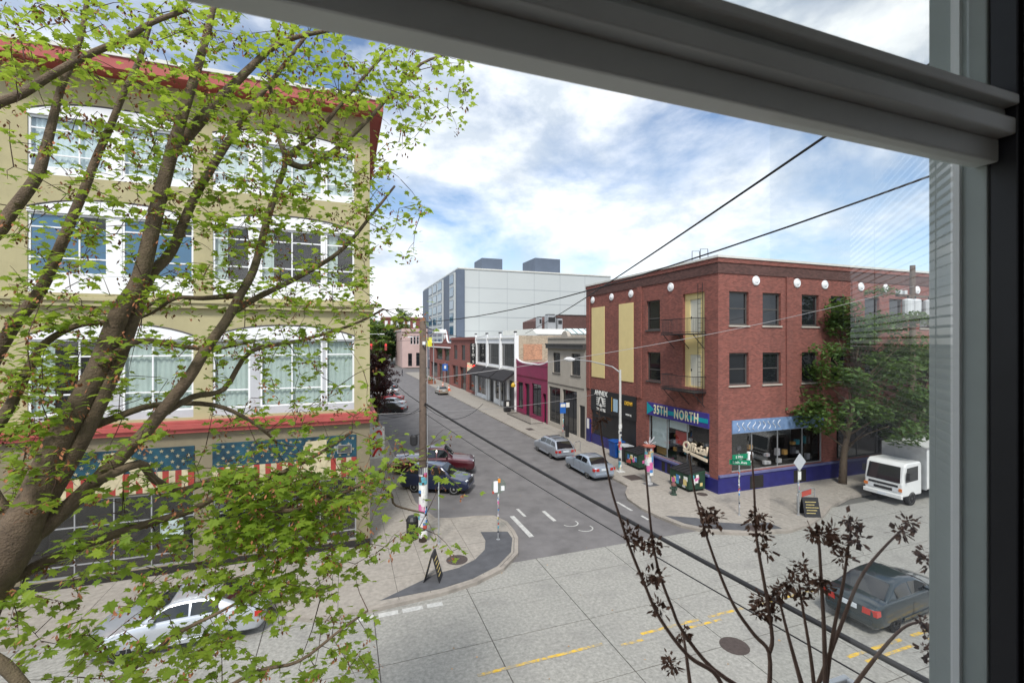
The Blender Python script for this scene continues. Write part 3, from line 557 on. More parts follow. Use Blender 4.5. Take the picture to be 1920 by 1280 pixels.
# crimson one storey with tan brick block behind
B2 = bld('low crimson painted shop with white coping beside the grey building', 47.2)
r_h = [(47.6, 48.6, 0, 3.3), (49.0, 51.8, .5, 4.2), (52.6, 54.2, 0, 4.0), (54.8, 56.6, .6, 4.0)]
shell(B2, 47.2, 57.15, 6.4, magenta, r_h, 5)
cu_ = [(47.25 + (57.1 - 47.25) * i / 14, 6.42 + .5 * (2 * i / 14 - 1) ** 4) for i in range(15)]
MB().prism([(47.25, 6.39)] + cu_ + [(57.1, 6.39)], -.05, .3, lambda a, z, d: (XF + d, a, z)).build('curved_parapet', magenta, B2)
cp = MB(); cp.tube([(XF + .1, a, z + .06) for a, z in cu_], .12, 5); cp.build('coping', white_paint, B2)
dn = MB()
for i in range(38): dn.box(XF - .06, XF - .002, 47.4 + i * .25, 47.5 + i * .25, 4.75, 4.9)
dn.build('dentil_band', mat('dark crimson', (.10, .012, .03), .7), B2)
for h in r_h[1:2] + r_h[3:]: window(B2, 'X', XF, *h, (1, 1), (1, .4), .08, .1, black_paint, glass_dark, name='shop_window')
for h in (r_h[0], r_h[2]): MB().box(XF + .25, XF + .3, h[0], h[1], 0, h[3]).build('door', black_paint, B2)
lt = MB().lathe([(.05, 0), (.3, .08), (.3, .35), (.08, .6)], 8, (XF - .75, 56.3, 3.3)).tube([(XF, 56.3, 3.95), (XF - .75, 56.3, 3.95)], .025, 5).build('lantern_sign', mat('brass yellow', (.5, .33, .03), .5), B2)
# white glazed two storey with awnings and neon blade sign
B3 = bld('white framed two storey bar with large upper windows and black awnings', 57.2)
cols_y = [57.2, 63.6, 70.2, 76.8]; w_h = [(a + .4, b - .4, 5.75, 8.9) for a, b in zip(cols_y, cols_y[1:])] + [(57.8, 60.2, 0, 3.9), (61, 66.4, .6, 3.9), (67, 69.2, 0, 3.9), (70, 76.2, .5, 3.9)]
shell(B3, 57.2, 76.8, 10.0, white_paint, w_h, sm=brick_tan); MB().box(22.3, 25.0, 57.15, 57.19, 6.75, 8.85).build('brick_patch', brick_orange, B3)
for y in cols_y: MB().box(XF - .22, XF - .002, y - .22 + (.22 if y == 57.2 else 0), y + .22 - (.22 if y == 76.8 else 0), 0, 10.35).build('white_pier', white_paint, B3); MB().box(XF - .3, XF + .1, y - .15 + (.15 if y == 57.2 else 0), y + .15 - (.15 if y == 76.8 else 0), 10.36, 10.55).build('finial', dark_metal, B3)
MB().box(XF - .12, XF - .003, 57.45, 76.5, 9.55, 9.75).box(XF - .1, XF - .003, 57.45, 76.5, 5.2, 5.45).build('band', gutter, B3)
for i, h in enumerate(w_h[:3]): window(B3, 'X', XF, *h, (1, 1, 1), (1, .001 + 2), .09, .12, dark_frame, glass_dark)
for h in (w_h[4], w_h[6]): window(B3, 'X', XF, *h, (1, 1, 1), (1,), .08, .12, white_paint, glass_dark, name='shop_window')
for h in (w_h[3], w_h[5]): MB().box(XF + .2, XF + .26, h[0], h[1], 0, 3.9).build('door', black_paint, B3)
for a, b in zip(cols_y, cols_y[1:]):
    MB().prism([(XF - .02, 5.35), (XF - 1.75, 4.05), (XF - 1.75, 3.8), (XF - 1.7, 3.8), (XF - .02, 5.0)], a + .2, b - .2, lambda x, z, d: (x, d, z)).build('awning', awning, B3)
bl = MB().box(XF - 1.15, XF - .25, 76.3, 76.55, 5.4, 8.9).build('blade_sign', black_paint, B3)
for i, c in enumerate("GRIM'S"): text(c, .62, wt, bl, (XF - .7, 76.27, 8.55 - i * .56), FACE_MY, bold=.01)
neon = emit('red neon', (1, .03, .02), 3.0); nm = MB()
nm.tube([(XF - 1.75 + .16 * i, 76.25, 5.05 + .13 * math.sin(i * 1.9)) for i in range(14)], .045, 5); nm.build('neon_tube', neon, bl)
B4 = bld('red brick two storey shop with three upper windows', 76.85)
b_h = [(78.4, 81.4, 5.6, 8.5), (84.6, 87.6, 5.6, 8.5), (91, 94.2, 5.6, 8.5), (77.6, 82.5, .4, 4.3), (84, 89, 0, 4.3), (90.5, 95.6, .4, 4.3)]
shell(B4, 76.85, 96.6, 10.0, brick_far, b_h)
for h in b_h[:3]: window(B4, 'X', XF, *h, (1, 1, 1), (1,), .09, .12, dark_frame, glass_dark)
for h in b_h[3:]: window(B4, 'X', XF, *h, (1, 1, 1), (1,), .09, .3, dark_frame, glass_dark, name='shop_window')
MB().box(XF - .25, XF - .002, 76.9, 96.5, 9.5, 9.85).build('cornice', brick_far, B4); MB().box(XF - 1.0, XF - .1, 79.0, 79.15, 4.0, 5.5).build('blade_sign', mat('sign cream', (.7, .7, .5), .5), B4)
B5 = bld('red brick shop with curved white edged gable at the far end', 96.7)
m_h = [(98.5, 104, 4.9, 7.6), (106, 114, 4.9, 7.6), (98.5, 103, 0, 4), (105.5, 110, 0, 4), (112, 121, .4, 4)]
shell(B5, 96.7, 123, 8.9, brick_far, m_h)
for h in m_h: window(B5, 'X', XF, *h, (1, 1, 1, 1), (1,), .1, .2, dark_frame, glass_dark)
gb = [(99.3, 8.88), (100.4, 9.3), (101.5, 10.9), (102.6, 11.7), (103.7, 10.9), (104.8, 9.3), (105.9, 8.88)]
MB().prism(gb, -.05, .35, lambda a, z, d: (XF + d, a, z)).build('gable', brick_far, B5); ce = MB(); ce.tube([(XF, 96.7, 8.98)] + [(XF, a, z + .08) for a, z in gb] + [(XF, 123, 8.98)], .16, 5); ce.tube([(XF - .1, 97, 7.85), (XF - .1, 122.8, 7.85)], .12, 5); ce.lathe([(.5, -.2), (.5, 0)], 12, (XF - .0, 102.6, 10.2), 'x'); ce.build('white_edging', white_paint, B5)
# pale slab block behind the row
BG = thing('apartment_block', 'large pale grey clad apartment block with blank side wall behind the shops', 'building', (28, 120, 0))
x0, y0, hb = 28, 120, 28.4
MB().box(x0 + .5, 74.7, y0, 176, 0, hb).build('clad_wall', block_grey, BG)
for z in (4.2, 8.0, 11.9, 15.7, 19.6, 23.5): MB().box(x0 + 1.2, 74.7, y0 - .02, y0 - .002, z, z + .12).build('floor_line', mat('cladding joint', (.30, .33, .35), .7), BG)
for x in range(34, 74, 8): MB().box(x, x + .09, y0 - .012, y0 - .002, .2, hb - .2).build('seam', mat('cladding joint', (.30, .33, .35), .7), BG)
MB().box(x0 - .2, x0 + 2.0, y0 - .35, y0 - .03, 0, hb - .2).build('corner_strip', slate, BG); MB().box(x0 - .05, x0 + .5, y0 + .01, 176, 0, hb - .3).build('street_facade', slate, BG)
MB().box(x0 + .3, 74.9, y0 - .2, 176.2, hb, hb + .35).build('coping', gutter, BG)
yy = y0 + 1.2
for k, wd in enumerate((6.5, 9.5, 8, 8, 8)):
    if k in (0, 2, 3, 4):
        fr = MB().box(x0 - .55, x0 - .06, yy, yy + wd - .8, 3, hb - .8).build('window_bay', block_grey, BG)
        for j in range(7):
            z = 4.0 + j * 3.45; w_ = MB().box(x0 - .62, x0 - .56, yy + .5, yy + wd - 1.3, z, z + 2.5).build('window', slate, fr); n = 3
            for i in range(n): u = (wd - 2.1) / n; MB().box(x0 - .66, x0 - .63, yy + .65 + i * u, yy + .5 + (i + 1) * u, z + .15, z + 2.35).build('pane', glass_sky_blue, w_)
    yy += wd
for (a, b, c_, d, h, m) in ((44.0, 51, 124, 132, 5.0, slate), (60, 69, 124, 134, 6.0, slate)): MB().box(a - 12 + 4, b - 12 + 3, c_, d, hb + .36, hb + h - 1).build('roof_penthouse', m, BG)
# roofs and plant seen above the shops
RB = thing('roof_monitor', 'low white roof structure with slanted skylight on top of the white bar', 'roof structure', (24.6, 58, 9.6))
MB().box(24.6, 37.2, 58, 72, 9.5, 10.2).build('wall', white_paint, RB); MB().prism([(57.8, 10.2), (59.6, 10.95), (72, 10.95), (72, 10.2)], 24.5, 37.3, lambda y, z, d: (d, y, z)).build('roof', gutter, RB)
sk = MB().prism([(57.7, 10.22), (59.5, 10.98), (59.45, 11.04), (57.65, 10.28)], 29.4, 37.2, lambda y, z, d: (d, y, z)).build('skylight', blind_white, RB)
for i in range(8): MB().prism([(57.62, 10.27), (59.45, 11.04), (59.42, 11.1), (57.58, 10.33)], 29.5 + i, 29.58 + i, lambda y, z, d: (d, y, z)).build('glazing_bar', dark_frame, sk)
DB = thing('dark_brick_block', 'dark brick windowless block rising behind the white skylight roof', 'building', (33, 74, 0)); MB().prism([(33.4, 0), (33.4, 13.0), (35.6, 13.8), (41, 13.8), (41, 0)], 74, 86, lambda x, z, d: (x, d, z)).build('wall', dk, DB); MB().box(35.7, 41.1, 73.9, 86, 13.81, 13.95).build('coping', dark_frame, DB)
for i, (x, w_, h) in enumerate(((26.6, .5, 1.7), (28.0, 1.3, 2.1), (29.6, .8, 1.6))):
    hv = thing('roof_vent', ('slim', 'widest', 'short')[i] + ' grey rooftop ventilation unit beside the dark brick block', 'ventilation unit', (x, 62, 10.95), 0, 'rooftop ventilation units'); MB().box(x, x + w_, 62, 63.2, 10.96, 10.96 + h).build('casing', steel, hv, bevel=.05); MB().box(x + .1, x + w_ - .1, 61.97, 61.995, 10.96 + h * .5, 10.96 + h * .85).build('louvre', dark_metal, hv); MB().box(x + .1, x + w_ - .1, 62.1, 63.1, 10.96 + h, 10.96 + h + .15).build('cap', dark_metal, hv)
# far end: pink corner building and houses
PB = thing('pink_building', 'pink stucco building with tall upper windows at the far crossing', 'building', (20, 166, 0))
wall('front_wall', 'Y', 166, 19.6, 34, 0, 13.5, .4, [(22 + i * 1.1, 22.8 + i * 1.1, 8.2, 11.2) for i in range(5)] + [(21.2, 22.6, .5, 5), (24, 25.6, .5, 5.2)], pink, PB)
MB().box(19.2, 19.6, 166, 190, 0, 13.5).build('side_wall', pink, PB); MB().box(18.9, 34.2, 165.6, 165.99, 12.6, 13.7).build('cornice', pink, PB); MB().box(19, 34, 166.6, 190, 13, 13.3).build('roof', gutter, PB)
for i in range(5): window(PB, 'Y', 166, 22 + i * 1.1, 22.8 + i * 1.1, 8.2, 11.2, (1,), (1, 1), .08, .1, white_paint, glass_dark)
for h in ((21.2, 22.6, .5, 5), (24, 25.6, .5, 5.2)): window(PB, 'Y', 166, *h, (1,), (1, 1), .1, .1, dark_frame, glass_dark)
HB = thing('brick_house', 'red brick house with white windows far behind the pink building', 'house', (26, 250, 2)); MB().box(19, 38, 250, 262, 0, 21).build('wall', brick_far, HB); MB().box(18.6, 38.4, 249.6, 262.4, 21, 22).build('cornice', brick_far, HB)
for i in range(6): MB().box(20 + i * 2.9, 21.4 + i * 2.9, 249.9, 249.99, 16.5, 20).build('window', white_paint, HB)
# ---------------------------------------------------------------- street furniture
def pole_sign(name, label, cat, x, y, h, r=.035, m=None, z0=0):
    t = thing(name, label, cat, (x, y, z0)); MB().tube([(x, y, z0), (x, y, h)], r, 8).lathe([(.09, z0), (.09, z0 + .02), (r, z0 + .03)], 10, (x, y, 0)).build('post', m or steel, t); return t
rs = random.Random(21); paper = [mat('paper %d' % i, c, .8, .2, 8) for i, c in enumerate([(.62, .62, .6), (.5, .5, .52), (.55, .12, .3), (.06, .2, .45), (.62, .5, .2), (.04, .04, .05), (.1, .35, .42), (.45, .08, .06), (.7, .7, .66)])]
def stickers(t, x, y, r, z0, z1, n, lo=.06, hi=.2):
    for i in range(n):
        a = R(rs.uniform(170, 350)); z = rs.uniform(z0, z1); w_, h_ = rs.uniform(lo, hi) / 2, rs.uniform(lo, hi * 1.2) / 2; da = min(w_ / r, 1.2); rr = r + .004 + i * .0004; q = MB(); k = 4
        q.add([(x + rr * math.cos(a - da + 2 * da * j / k), y + rr * math.sin(a - da + 2 * da * j / k), z + s_ * h_) for s_ in (-1, 1) for j in range(k + 1)], [(j, j + 1, k + 2 + j, k + 1 + j) for j in range(k)]); q.build('sticker', rs.choice(paper), t)
# utility pole with lamp
UP = thing('utility_pole', 'tall weathered wooden utility pole plastered with posters on the left kerb', 'utility pole', (3.42, 21.52, 0))
MB().tube([(3.42, 21.52, 0), (3.42, 21.52, 5), (3.42, 21.52, 10.3)], [.185, .17, .15], 12).build('pole', wood_pole, UP, smooth=True); stickers(UP, 3.42, 21.52, .186, .35, 3.3, 46, .14, .36)
MB().tube([(3.6, 21.42, 9.2), (3.62, 21.4, 0.2)], .02, 5).build('conduit', steel, UP)
MB().tube([(3.45, 21.4, 8.95), (3.6, 21.1, 9.4), (3.8, 20.6, 9.62)], .03, 6).build('lamp_arm', steel, UP); lm = MB().prism([(-.3, -.06), (.35, -.08), (.42, .05), (.2, .13), (-.25, .12)], -.16, .16, lambda a, z, d: (3.98 + a * .8, 20.55 + d, 9.62 + z)).build('lamp_head', white_paint, UP, bevel=.04)
MB().box(3.36, 3.48, 21.2, 21.34, 9.05, 9.2).build('lamp_bracket', white_paint, UP)
tr_ = MB().lathe([(.1, 0), (.17, .06), (.17, .42), (.1, .5)], 10, (3.0, 21.45, 4.45)).tube([(3.0, 21.45, 4.9), (3.4, 21.5, 5.0)], .03, 5).build('cable_drum', dark_metal, UP)
# concrete lamp post on the right
LP = thing('street_lamp', 'slim pale street lamp with long arm beside the parked silver sedan', 'street lamp', (18.36, 28.24, 0))
MB().tube([(18.36, 28.24, 0), (18.36, 28.24, 7.2)], [.12, .075], 10).box(18.1, 18.62, 28.0, 28.5, 0, .05).build('post', mat('lamp concrete', (.5, .5, .48), .8, .15, 6), LP)
MB().tube([(18.36, 28.24, 7.0), (18.0, 28.7, 7.4), (17.0, 30.0, 7.75), (16.2, 31.0, 7.85)], [.05, .045, .04, .035], 7).build('arm', steel, LP); hd_ = MB().lathe([(.05, -.45), (.16, -.2), (.17, .1), (.08, .42)], 10, (0, 0, 0), 'x').build('lamp_head', white_paint, LP, local=True, smooth=True)
hd_.location = Vector((15.95, 31.35, 7.86)) - LP.location; hd_.rotation_euler = (0, 0, R(-52)); stickers(LP, 18.36, 28.24, .115, .3, 3.4, 26, .1, .25)
# signs
T = pole_sign('sign_post', 'stickered post with round clear sign cover and small white sign boxes on left corner', 'sign', 6.74, 20.51, 2.9); stickers(T, 6.74, 20.51, .036, .3, 2.1, 22, .04, .12)
MB().lathe([(.36, -.01), (.36, .01)], 20, (6.74, 20.45, 2.5), 'y').build('clear_disc', thin_glass('acrylic', (.86, .93, .88), 1.5, .06, .2), T); MB().box(6.48, 6.68, 20.36, 20.42, 2.25, 2.75).build('sign_plate', white_paint, T); MB().box(6.84, 7.0, 20.36, 20.42, 2.3, 2.5).build('sign_plate', white_paint, T); MB().box(6.69, 6.8, 20.36, 20.43, 2.68, 2.85).build('orange_tag', mat('tag orange', (.7, .25, .03), .6), T); MB().box(6.42, 6.5, 20.36, 20.42, 2.2, 2.3).build('red_tag', paper[7], T)
T = pole_sign('street_name_sign', 'stickered post with two green street name plates at the right corner', 'street sign', 19.72, 19.05, 3.25); stickers(T, 19.72, 19.05, .036, .3, 2.4, 26, .04, .12)
gr = mat('sign green', (.0, .19, .09), .5, .08, 4)
g1 = MB().box(19.2, 20.25, 18.98, 19.0, 2.98, 3.24).build('name_plate', gr, T); text('E Pike', .2, wt, g1, (19.65, 18.97, 3.1), FACE_MY, depth=.004); M_ = Matrix.Translation((19.72, 19.05, 0)) @ Matrix.Rotation(R(-30), 4, 'Z')
g2 = MB().box(-.5, .55, -.06, -.04, 2.68, 2.94, M=M_).build('name_plate', gr, T); text('11th Ave', .2, wt, g2, M_ @ Vector((0, -.068, 2.8)), (R(90), 0, R(-30)), depth=.004)
wh = MB().prism([(20.22, 2.75), (20.24, 3.33), (20.55, 3.3), (20.52, 2.75)], 18.9, 19.06, lambda a, z, d: (a, d, z)).build('signal_housing', white_paint, T, bevel=.03); MB().box(20.31, 20.44, 18.885, 18.9, 2.88, 3.2).build('signal_face', interior, wh)
T = pole_sign('warning_sign', 'unpainted silver back of a diamond sign on a post by the sandwich board', 'sign', 22.68, 17.98, 2.95, .045); MB().prism([(22.68, 2.35), (23.13, 2.82), (22.68, 3.3), (22.23, 2.82)], 17.9, 17.915, lambda a, z, d: (a, d, z)).build('diamond_plate', mat('sign back aluminium', (.55, .57, .60), .4, .06, 3, metal=.3), T, bevel=.02)
MB().box(22.57, 22.79, 17.91, 17.93, 1.88, 2.32).build('notice_plate', paper[8], T); stickers(T, 22.68, 17.98, .046, 1.1, 1.8, 7, .04, .12)
T = pole_sign('edge_on_sign', 'pale green sign seen edge on behind the wooden utility pole', 'sign', 4.05, 21.0, 2.6); M_ = Matrix.Translation((4.05, 21, 0)) @ Matrix.Rotation(R(78), 4, 'Z'); MB().box(-.3, .3, -.02, 0, 1.7, 2.75, M=M_).build('plate', mat('pale sign back', (.5, .56, .54), .5, .06), T)
T = pole_sign('parking_sign', 'blue and white parking sign post in front of the grey shop', 'sign', 19.86, 40.37, 3.4, .05); MB().box(19.5, 20.1, 40.3, 40.33, 2.3, 3.3).build('blue_plate', mat('sign parking blue', (.02, .12, .45), .5), T); MB().box(19.55, 20.05, 40.28, 40.298, 2.9, 3.2).build('white_plate', wt, T); MB().box(20.15, 20.5, 40.3, 40.33, 2.85, 3.3).build('white_plate', wt, T); MB().lathe([(.18, 0), (.2, 1.1), (.14, 1.3), (.1, 1.4)], 10, (20.25, 40.3, 0)).build('pay_station', dark_metal, T); stickers(T, 19.86, 40.37, .06, .6, 2, 12, .1, .25)
T = pole_sign('parking_sign', 'blue disabled parking sign far up the right pavement by the cones', 'sign', 18.2, 88, 5.2, .06); MB().box(17.7, 18.7, 87.9, 87.95, 3.6, 4.9).build('blue_plate', mat('sign parking blue', (.02, .12, .45), .5), T); MB().box(18.0, 18.4, 87.87, 87.89, 4.0, 4.6).build('white_symbol', wt, T)
# far street lamp
for lab, x, y, h, dx in (('tall thin street lamp far up the right pavement', 18.2, 100, 9.6, -5), ('thin street lamp reaching in over the far left pavement', 4.0, 120, 10.5, 5)):
    T = thing('street_lamp', lab, 'street lamp', (x, y, 0), 0, 'far street lamps'); MB().tube([(x, y, 0), (x, y, h)], [.14, .09], 7).build('post', steel, T); MB().tube([(x, y, h - .1), (x + dx * .4, y, h + .5), (x + dx, y, h + .6)], .06, 6).build('arm', steel, T); MB().box(x + dx - .5, x + dx + .5, y - .15, y + .15, h + .45, h + .65).build('lamp_head', white_paint, T)
red_em = emit('red signal', (.8, .03, .03), .6)
for i, x in enumerate((7.9, 12.3)):
    T = thing('traffic_light', ('left' if i == 0 else 'right') + ' one of two red traffic lights over the far crossing', 'traffic light', (x, 150, 7), 0, 'far traffic lights'); MB().box(x - .35, x + .35, 150, 150.3, 6.4, 8.6).build('housing', mat('signal housing', (.3, .06, .05), .6), T); MB().lathe([(.28, -.05), (.28, 0)], 12, (x, 149.98, 8.1), 'y').build('red_lens', red_em, T); MB().tube([(x, 150.1, 8.6), (x, 150.1, 9.3)], .05, 5).build('hanger', dark_metal, T)
sw = MB(); sw.tube([(-6, 150.1, 9.6), (8, 150.1, 9.32), (13, 150.1, 9.3), (22, 150.1, 9.6)], .05, 5); tag(sw.build('span_wire', wire_mat), 'dark span wire carrying the far red traffic lights', 'wire')
# poster column, hydrant, bins, dumpsters, racks, sandwich boards
PC = thing('poster_column', 'stubby pavement column thickly wrapped in coloured posters with clutter on top', 'poster column', (18.53, 25.17, 0)); MB().lathe([(.24, 0), (.24, .08), (.13, .1), (.13, .75), (.26, .8), (.27, 2.35), (.22, 2.4)], 16, (18.53, 25.17, 0)).build('column', mat('column paper', (.42, .42, .42), .8, .5, 5), PC); stickers(PC, 18.53, 25.17, .272, .85, 2.3, 34, .2, .42)
MB().lathe([(.4, 2.42), (.42, 2.5), (.1, 2.58)], 12, (18.53, 25.17, 0)).build('cap', mat('rusty red cap', (.32, .1, .07), .8, .3, 4), PC)
sp_ = MB()
for i in range(14): a = rs.uniform(0, 6.3); sp_.tube([(18.53, 25.17, 2.5), (18.53 + .5 * math.cos(a) * rs.random(), 25.17 + .5 * math.sin(a) * rs.random(), 2.6 + rs.random() * .45)], .018, 4)
sp_.build('wire_ornament', paper[1], PC)
HY = thing('fire_hydrant', 'short dark green fire hydrant with rusty cap on the right corner', 'fire hydrant', (18.63, 22.92, 0)); MB().lathe([(.2, 0), (.2, .05), (.13, .07), (.125, .5), (.17, .52), (.17, .56)], 12, (18.63, 22.92, 0)).build('barrel', mat('hydrant green', (.035, .06, .045), .6, .3, 6), HY, smooth=False); MB().lathe([(.16, .56), (.14, .66), (.07, .72), (.05, .77)], 12, (18.63, 22.92, 0)).build('bonnet', mat('hydrant rust', (.16, .07, .06), .7, .3, 8), HY); MB().lathe([(.07, -.24), (.07, .24)], 8, (18.63, 22.92, .42), 'x').lathe([(.09, -.22), (.09, 0)], 8, (18.63, 22.92, .38), 'y').build('outlet_cap', MT['hydrant green'], HY)
def bin_(label, x, y, w_, d_, h, m, lid, grp):
    t = thing('wheelie_bin', label, 'bin', (x, y, 0), 0, grp); MB().add([(x + sx * w_ * k, y + sy * d_ * k, z) for k, z in ((.42, .06), (.5, h)) for sx, sy in ((-1, -1), (1, -1), (1, 1), (-1, 1))], [(0, 1, 2, 3), (4, 5, 6, 7), (0, 1, 5, 4), (1, 2, 6, 5), (2, 3, 7, 6), (3, 0, 4, 7)]).build('body', m, t, bevel=.03); MB().prism([(-w_ * .54, h + .004), (w_ * .54, h + .004), (w_ * .54, h + .05), (0, h + .11), (-w_ * .54, h + .06)], -d_ * .54, d_ * .54, lambda a, z, d: (x + a, y + d, z)).build('lid', lid, t, bevel=.015)
    for s_ in (-1, 1): MB().lathe([(.1, -.03), (.1, .03)], 10, (x + .3 * w_, y + s_ * d_ * .45, .1), 'y').build('wheel', rubber, t)
    return t
blu = mat('recycling blue', (.01, .07, .30), .5, .12, 3); blk = mat('black bin plastic', (.02, .02, .022), .5, .2, 3)
bin_('blue recycling bin against the theatre front', 20.4, 31.9, .9, 1.0, 1.25, blu, blu, 'bins by the theatre'); bin_('black bin with pale lid beside the blue recycling bin', 20.45, 30.7, .85, .9, 1.15, blk, mat('pale bin lid', (.4, .42, .44), .5), 'bins by the theatre')
def dumpster(label, x, y, L_, sd):
    t = thing('dumpster', label, 'dumpster', (x, y, 0), 0, 'postered dumpsters'); gm_ = mat('dumpster green', (.018, .05, .03), .6, .3, 3); q = .62
    MB().prism([(-q, .16), (q, .12), (q, 1.25), (-q, 1.05)], -L_ / 2, L_ / 2, lambda a, z, d: (x + a, y + d, z)).build('body', gm_, t, bevel=.02)
    for s_ in (-1, 1): MB().prism([(-q - .04, 1.07), (q, 1.27), (q, 1.32), (-q - .04, 1.12)], s_ * L_ / 4 - L_ / 4 + .02, s_ * L_ / 4 + L_ / 4 - .02, lambda a, z, d: (x + a, y + d, z)).build('lid', blk, t, bevel=.01)
    for i in range(5): MB().prism([(-q, 1.13), (q, 1.33), (q, 1.36), (-q, 1.16)], -L_ / 2 + .1 + i * (L_ - .25) / 4, -L_ / 2 + .15 + i * (L_ - .25) / 4, lambda a, z, d: (x + a, y + d, z)).build('lid_rib', blk, t)
    for i in range(11): a = rs.uniform(-L_ / 2 + .02, L_ / 2 - .4); z = rs.uniform(.2, .65); w_ = rs.uniform(.25, .38); MB().box(x - q - .008 - i * .001, x - q - .004 - i * .001, y + a, y + a + w_, z, z + rs.uniform(.22, .36)).build('poster', rs.choice(paper), t)
    for i in range(9): a = rs.uniform(-q + .05, q - .3); z = rs.uniform(.3, .85); MB().box(x + a, x + a + .2, y - L_ / 2 - .008 - i * .001, y - L_ / 2 - .004 - i * .001, z, z + .2).build('poster', rs.choice(paper), t)
    for sx in (-.5, .5):
        for sy in (-1, 1): MB().lathe([(.075, -.03), (.075, .03)], 8, (x + sx, y + sy * (L_ / 2 - .15), .075), 'y').build('caster', rubber, t)
dumpster('postered green dumpster with black lids beside the black bin', 20.4, 28.9, 1.7, 1); dumpster('postered green dumpster under the script sign at the corner', 20.35, 23.75, 1.75, 2)
def rack(label, x0, y0_, x1, y1_, h, panel=None):
    t = thing('bike_rack', label, 'bike rack', (x0, y0_, 0), 0, 'bike racks'); v = Vector((x1 - x0, y1_ - y0_, 0)); pt = lambda s_, z: Vector((x0, y0_, z)) + v * s_
    MB().tube([pt(0, 0), pt(0, h - .15), pt(.06, h - .04), pt(.15, h), pt(.85, h), pt(.94, h - .04), pt(1, h - .15), pt(1, 0)], .028, 7).build('hoop', steel, t)
    if panel: MB().tube([pt(.02, h * .62), pt(.98, h * .62)], .02, 6).build('crossbar', steel, t); a, b = pt(.25, 0), pt(.8, 0); MB().quad(a + Vector((0, 0, h * .65)), b + Vector((0, 0, h * .65)), b + Vector((0, 0, h * .97)), a + Vector((0, 0, h * .97))).build('red_plate', panel, t)
rack('steel hoop bike rack with red plate behind the diamond sign', 23.3, 18.55, 25.1, 18.9, .95, paper[7]); rack('plain steel hoop bike rack beside the silver station wagon', 17.75, 34.1, 18.6, 34.6, .9)
def sandwich(label, x, y, rz, m, h=1.0, w_=.62):
    t = thing('sandwich_board', label, 'sandwich board', (x, y, 0), rz, 'sandwich boards')
    for s_ in (-1, 1):
        b = MB().add([(-w_ / 2, s_ * .32, .01), (w_ / 2, s_ * .32, .01), (w_ / 2, s_ * .03, h), (-w_ / 2, s_ * .03, h)] + [(-w_ / 2, s_ * .29, .01), (w_ / 2, s_ * .29, .01), (w_ / 2, s_ * .005, h), (-w_ / 2, s_ * .005, h)], [(0, 1, 2, 3), (4, 5, 6, 7), (0, 1, 5, 4), (1, 2, 6, 5), (2, 3, 7, 6), (3, 0, 4, 7)]).build('board', m, t, local=True)
        q = MB()
        for i in range(5): k = .2 + i * .14; q.box(-w_ * .36 + .03 * (i % 2), w_ * (.2 + .12 * (i % 3)), s_ * (.32 - .29 * k) - .006 + s_ * .004, s_ * (.32 - .29 * k) + .006 + s_ * .004, k * h, k * h + .03)
        q.build('chalk_drawing', paper[4], b, local=True)
    return t
sandwich('black folding sandwich board on the left kerb ramp', 3.25, 17.95, R(68), blk, 1.05); sandwich('black sandwich board with chalk drawing by the diamond sign', 23.2, 17.75, R(-25), blk, .95, .8)
TC = thing('trash_can', 'black litter bin standing behind the wooden utility pole', 'litter bin', (2.95, 22.1, 0)); MB().lathe([(.24, 0), (.27, .1), (.28, .85), (.3, .9), (.2, 1.05)], 12, (3.0, 21.95, 0)).build('can', blk, TC); MB().lathe([(.31, .86), (.31, .9)], 12, (3.0, 21.95, 0)).build('rim', dark_metal, TC)
NB = thing('news_box', 'black box with white notice on the pavement by the white pier', 'news box', (20.1, 57.5, 0)); MB().box(19.7, 20.5, 57, 57.8, .15, 1.5).build('case', blk, NB, bevel=.03); MB().box(19.85, 20.2, 56.97, 56.995, .8, 1.35).build('notice', paper[8], NB); MB().box(19.75, 20.45, 57.05, 57.75, 0, .15).build('foot', dark_metal, NB)
FN = thing('patio_fence', 'low black patio fence in front of the crimson shop', 'fence', (19.3, 47.5, 0)); q = MB()
for z in (.95, .1): q.tube([(20.9, 47.6, z), (19.4, 47.6, z), (19.4, 55.5, z), (20.9, 55.5, z)], .025, 5)
q.build('rail', dark_metal, FN)
for i in range(40): MB().tube([(19.4, 47.6 + i * .2, .0), (19.4, 47.6 + i * .2, .95)], .012, 4).build('baluster', dark_metal, FN)
orange = mat('cone orange', (.65, .12, .03), .6, .1, 4)
for i, (x, y) in enumerate(((18.5, 85.8), (18.6, 92), (18.0, 101), (18.9, 104))):
    T = thing('traffic_cone', ('nearest orange cone behind the parked gold sedan', 'orange cone beside the blue parking sign', 'orange cone by the far planters', 'farthest orange cone on the pavement')[i], 'traffic cone', (x, y, 0), 0, 'orange cones'); MB().lathe([(.3, .05), (.05, 1.05)], 10, (x, y, 0)).build('body', orange, T); MB().box(x - .38, x + .38, y - .38, y + .38, 0, .05).build('base', orange, T); MB().lathe([(.2, .5), (.16, .7)], 10, (x, y - .01, 0)).build('collar', wt, T)
lf_far = leaf_mat('planter leaf', (.04, .09, .02), (.09, .14, .03), (.1, .2, .03), .3)
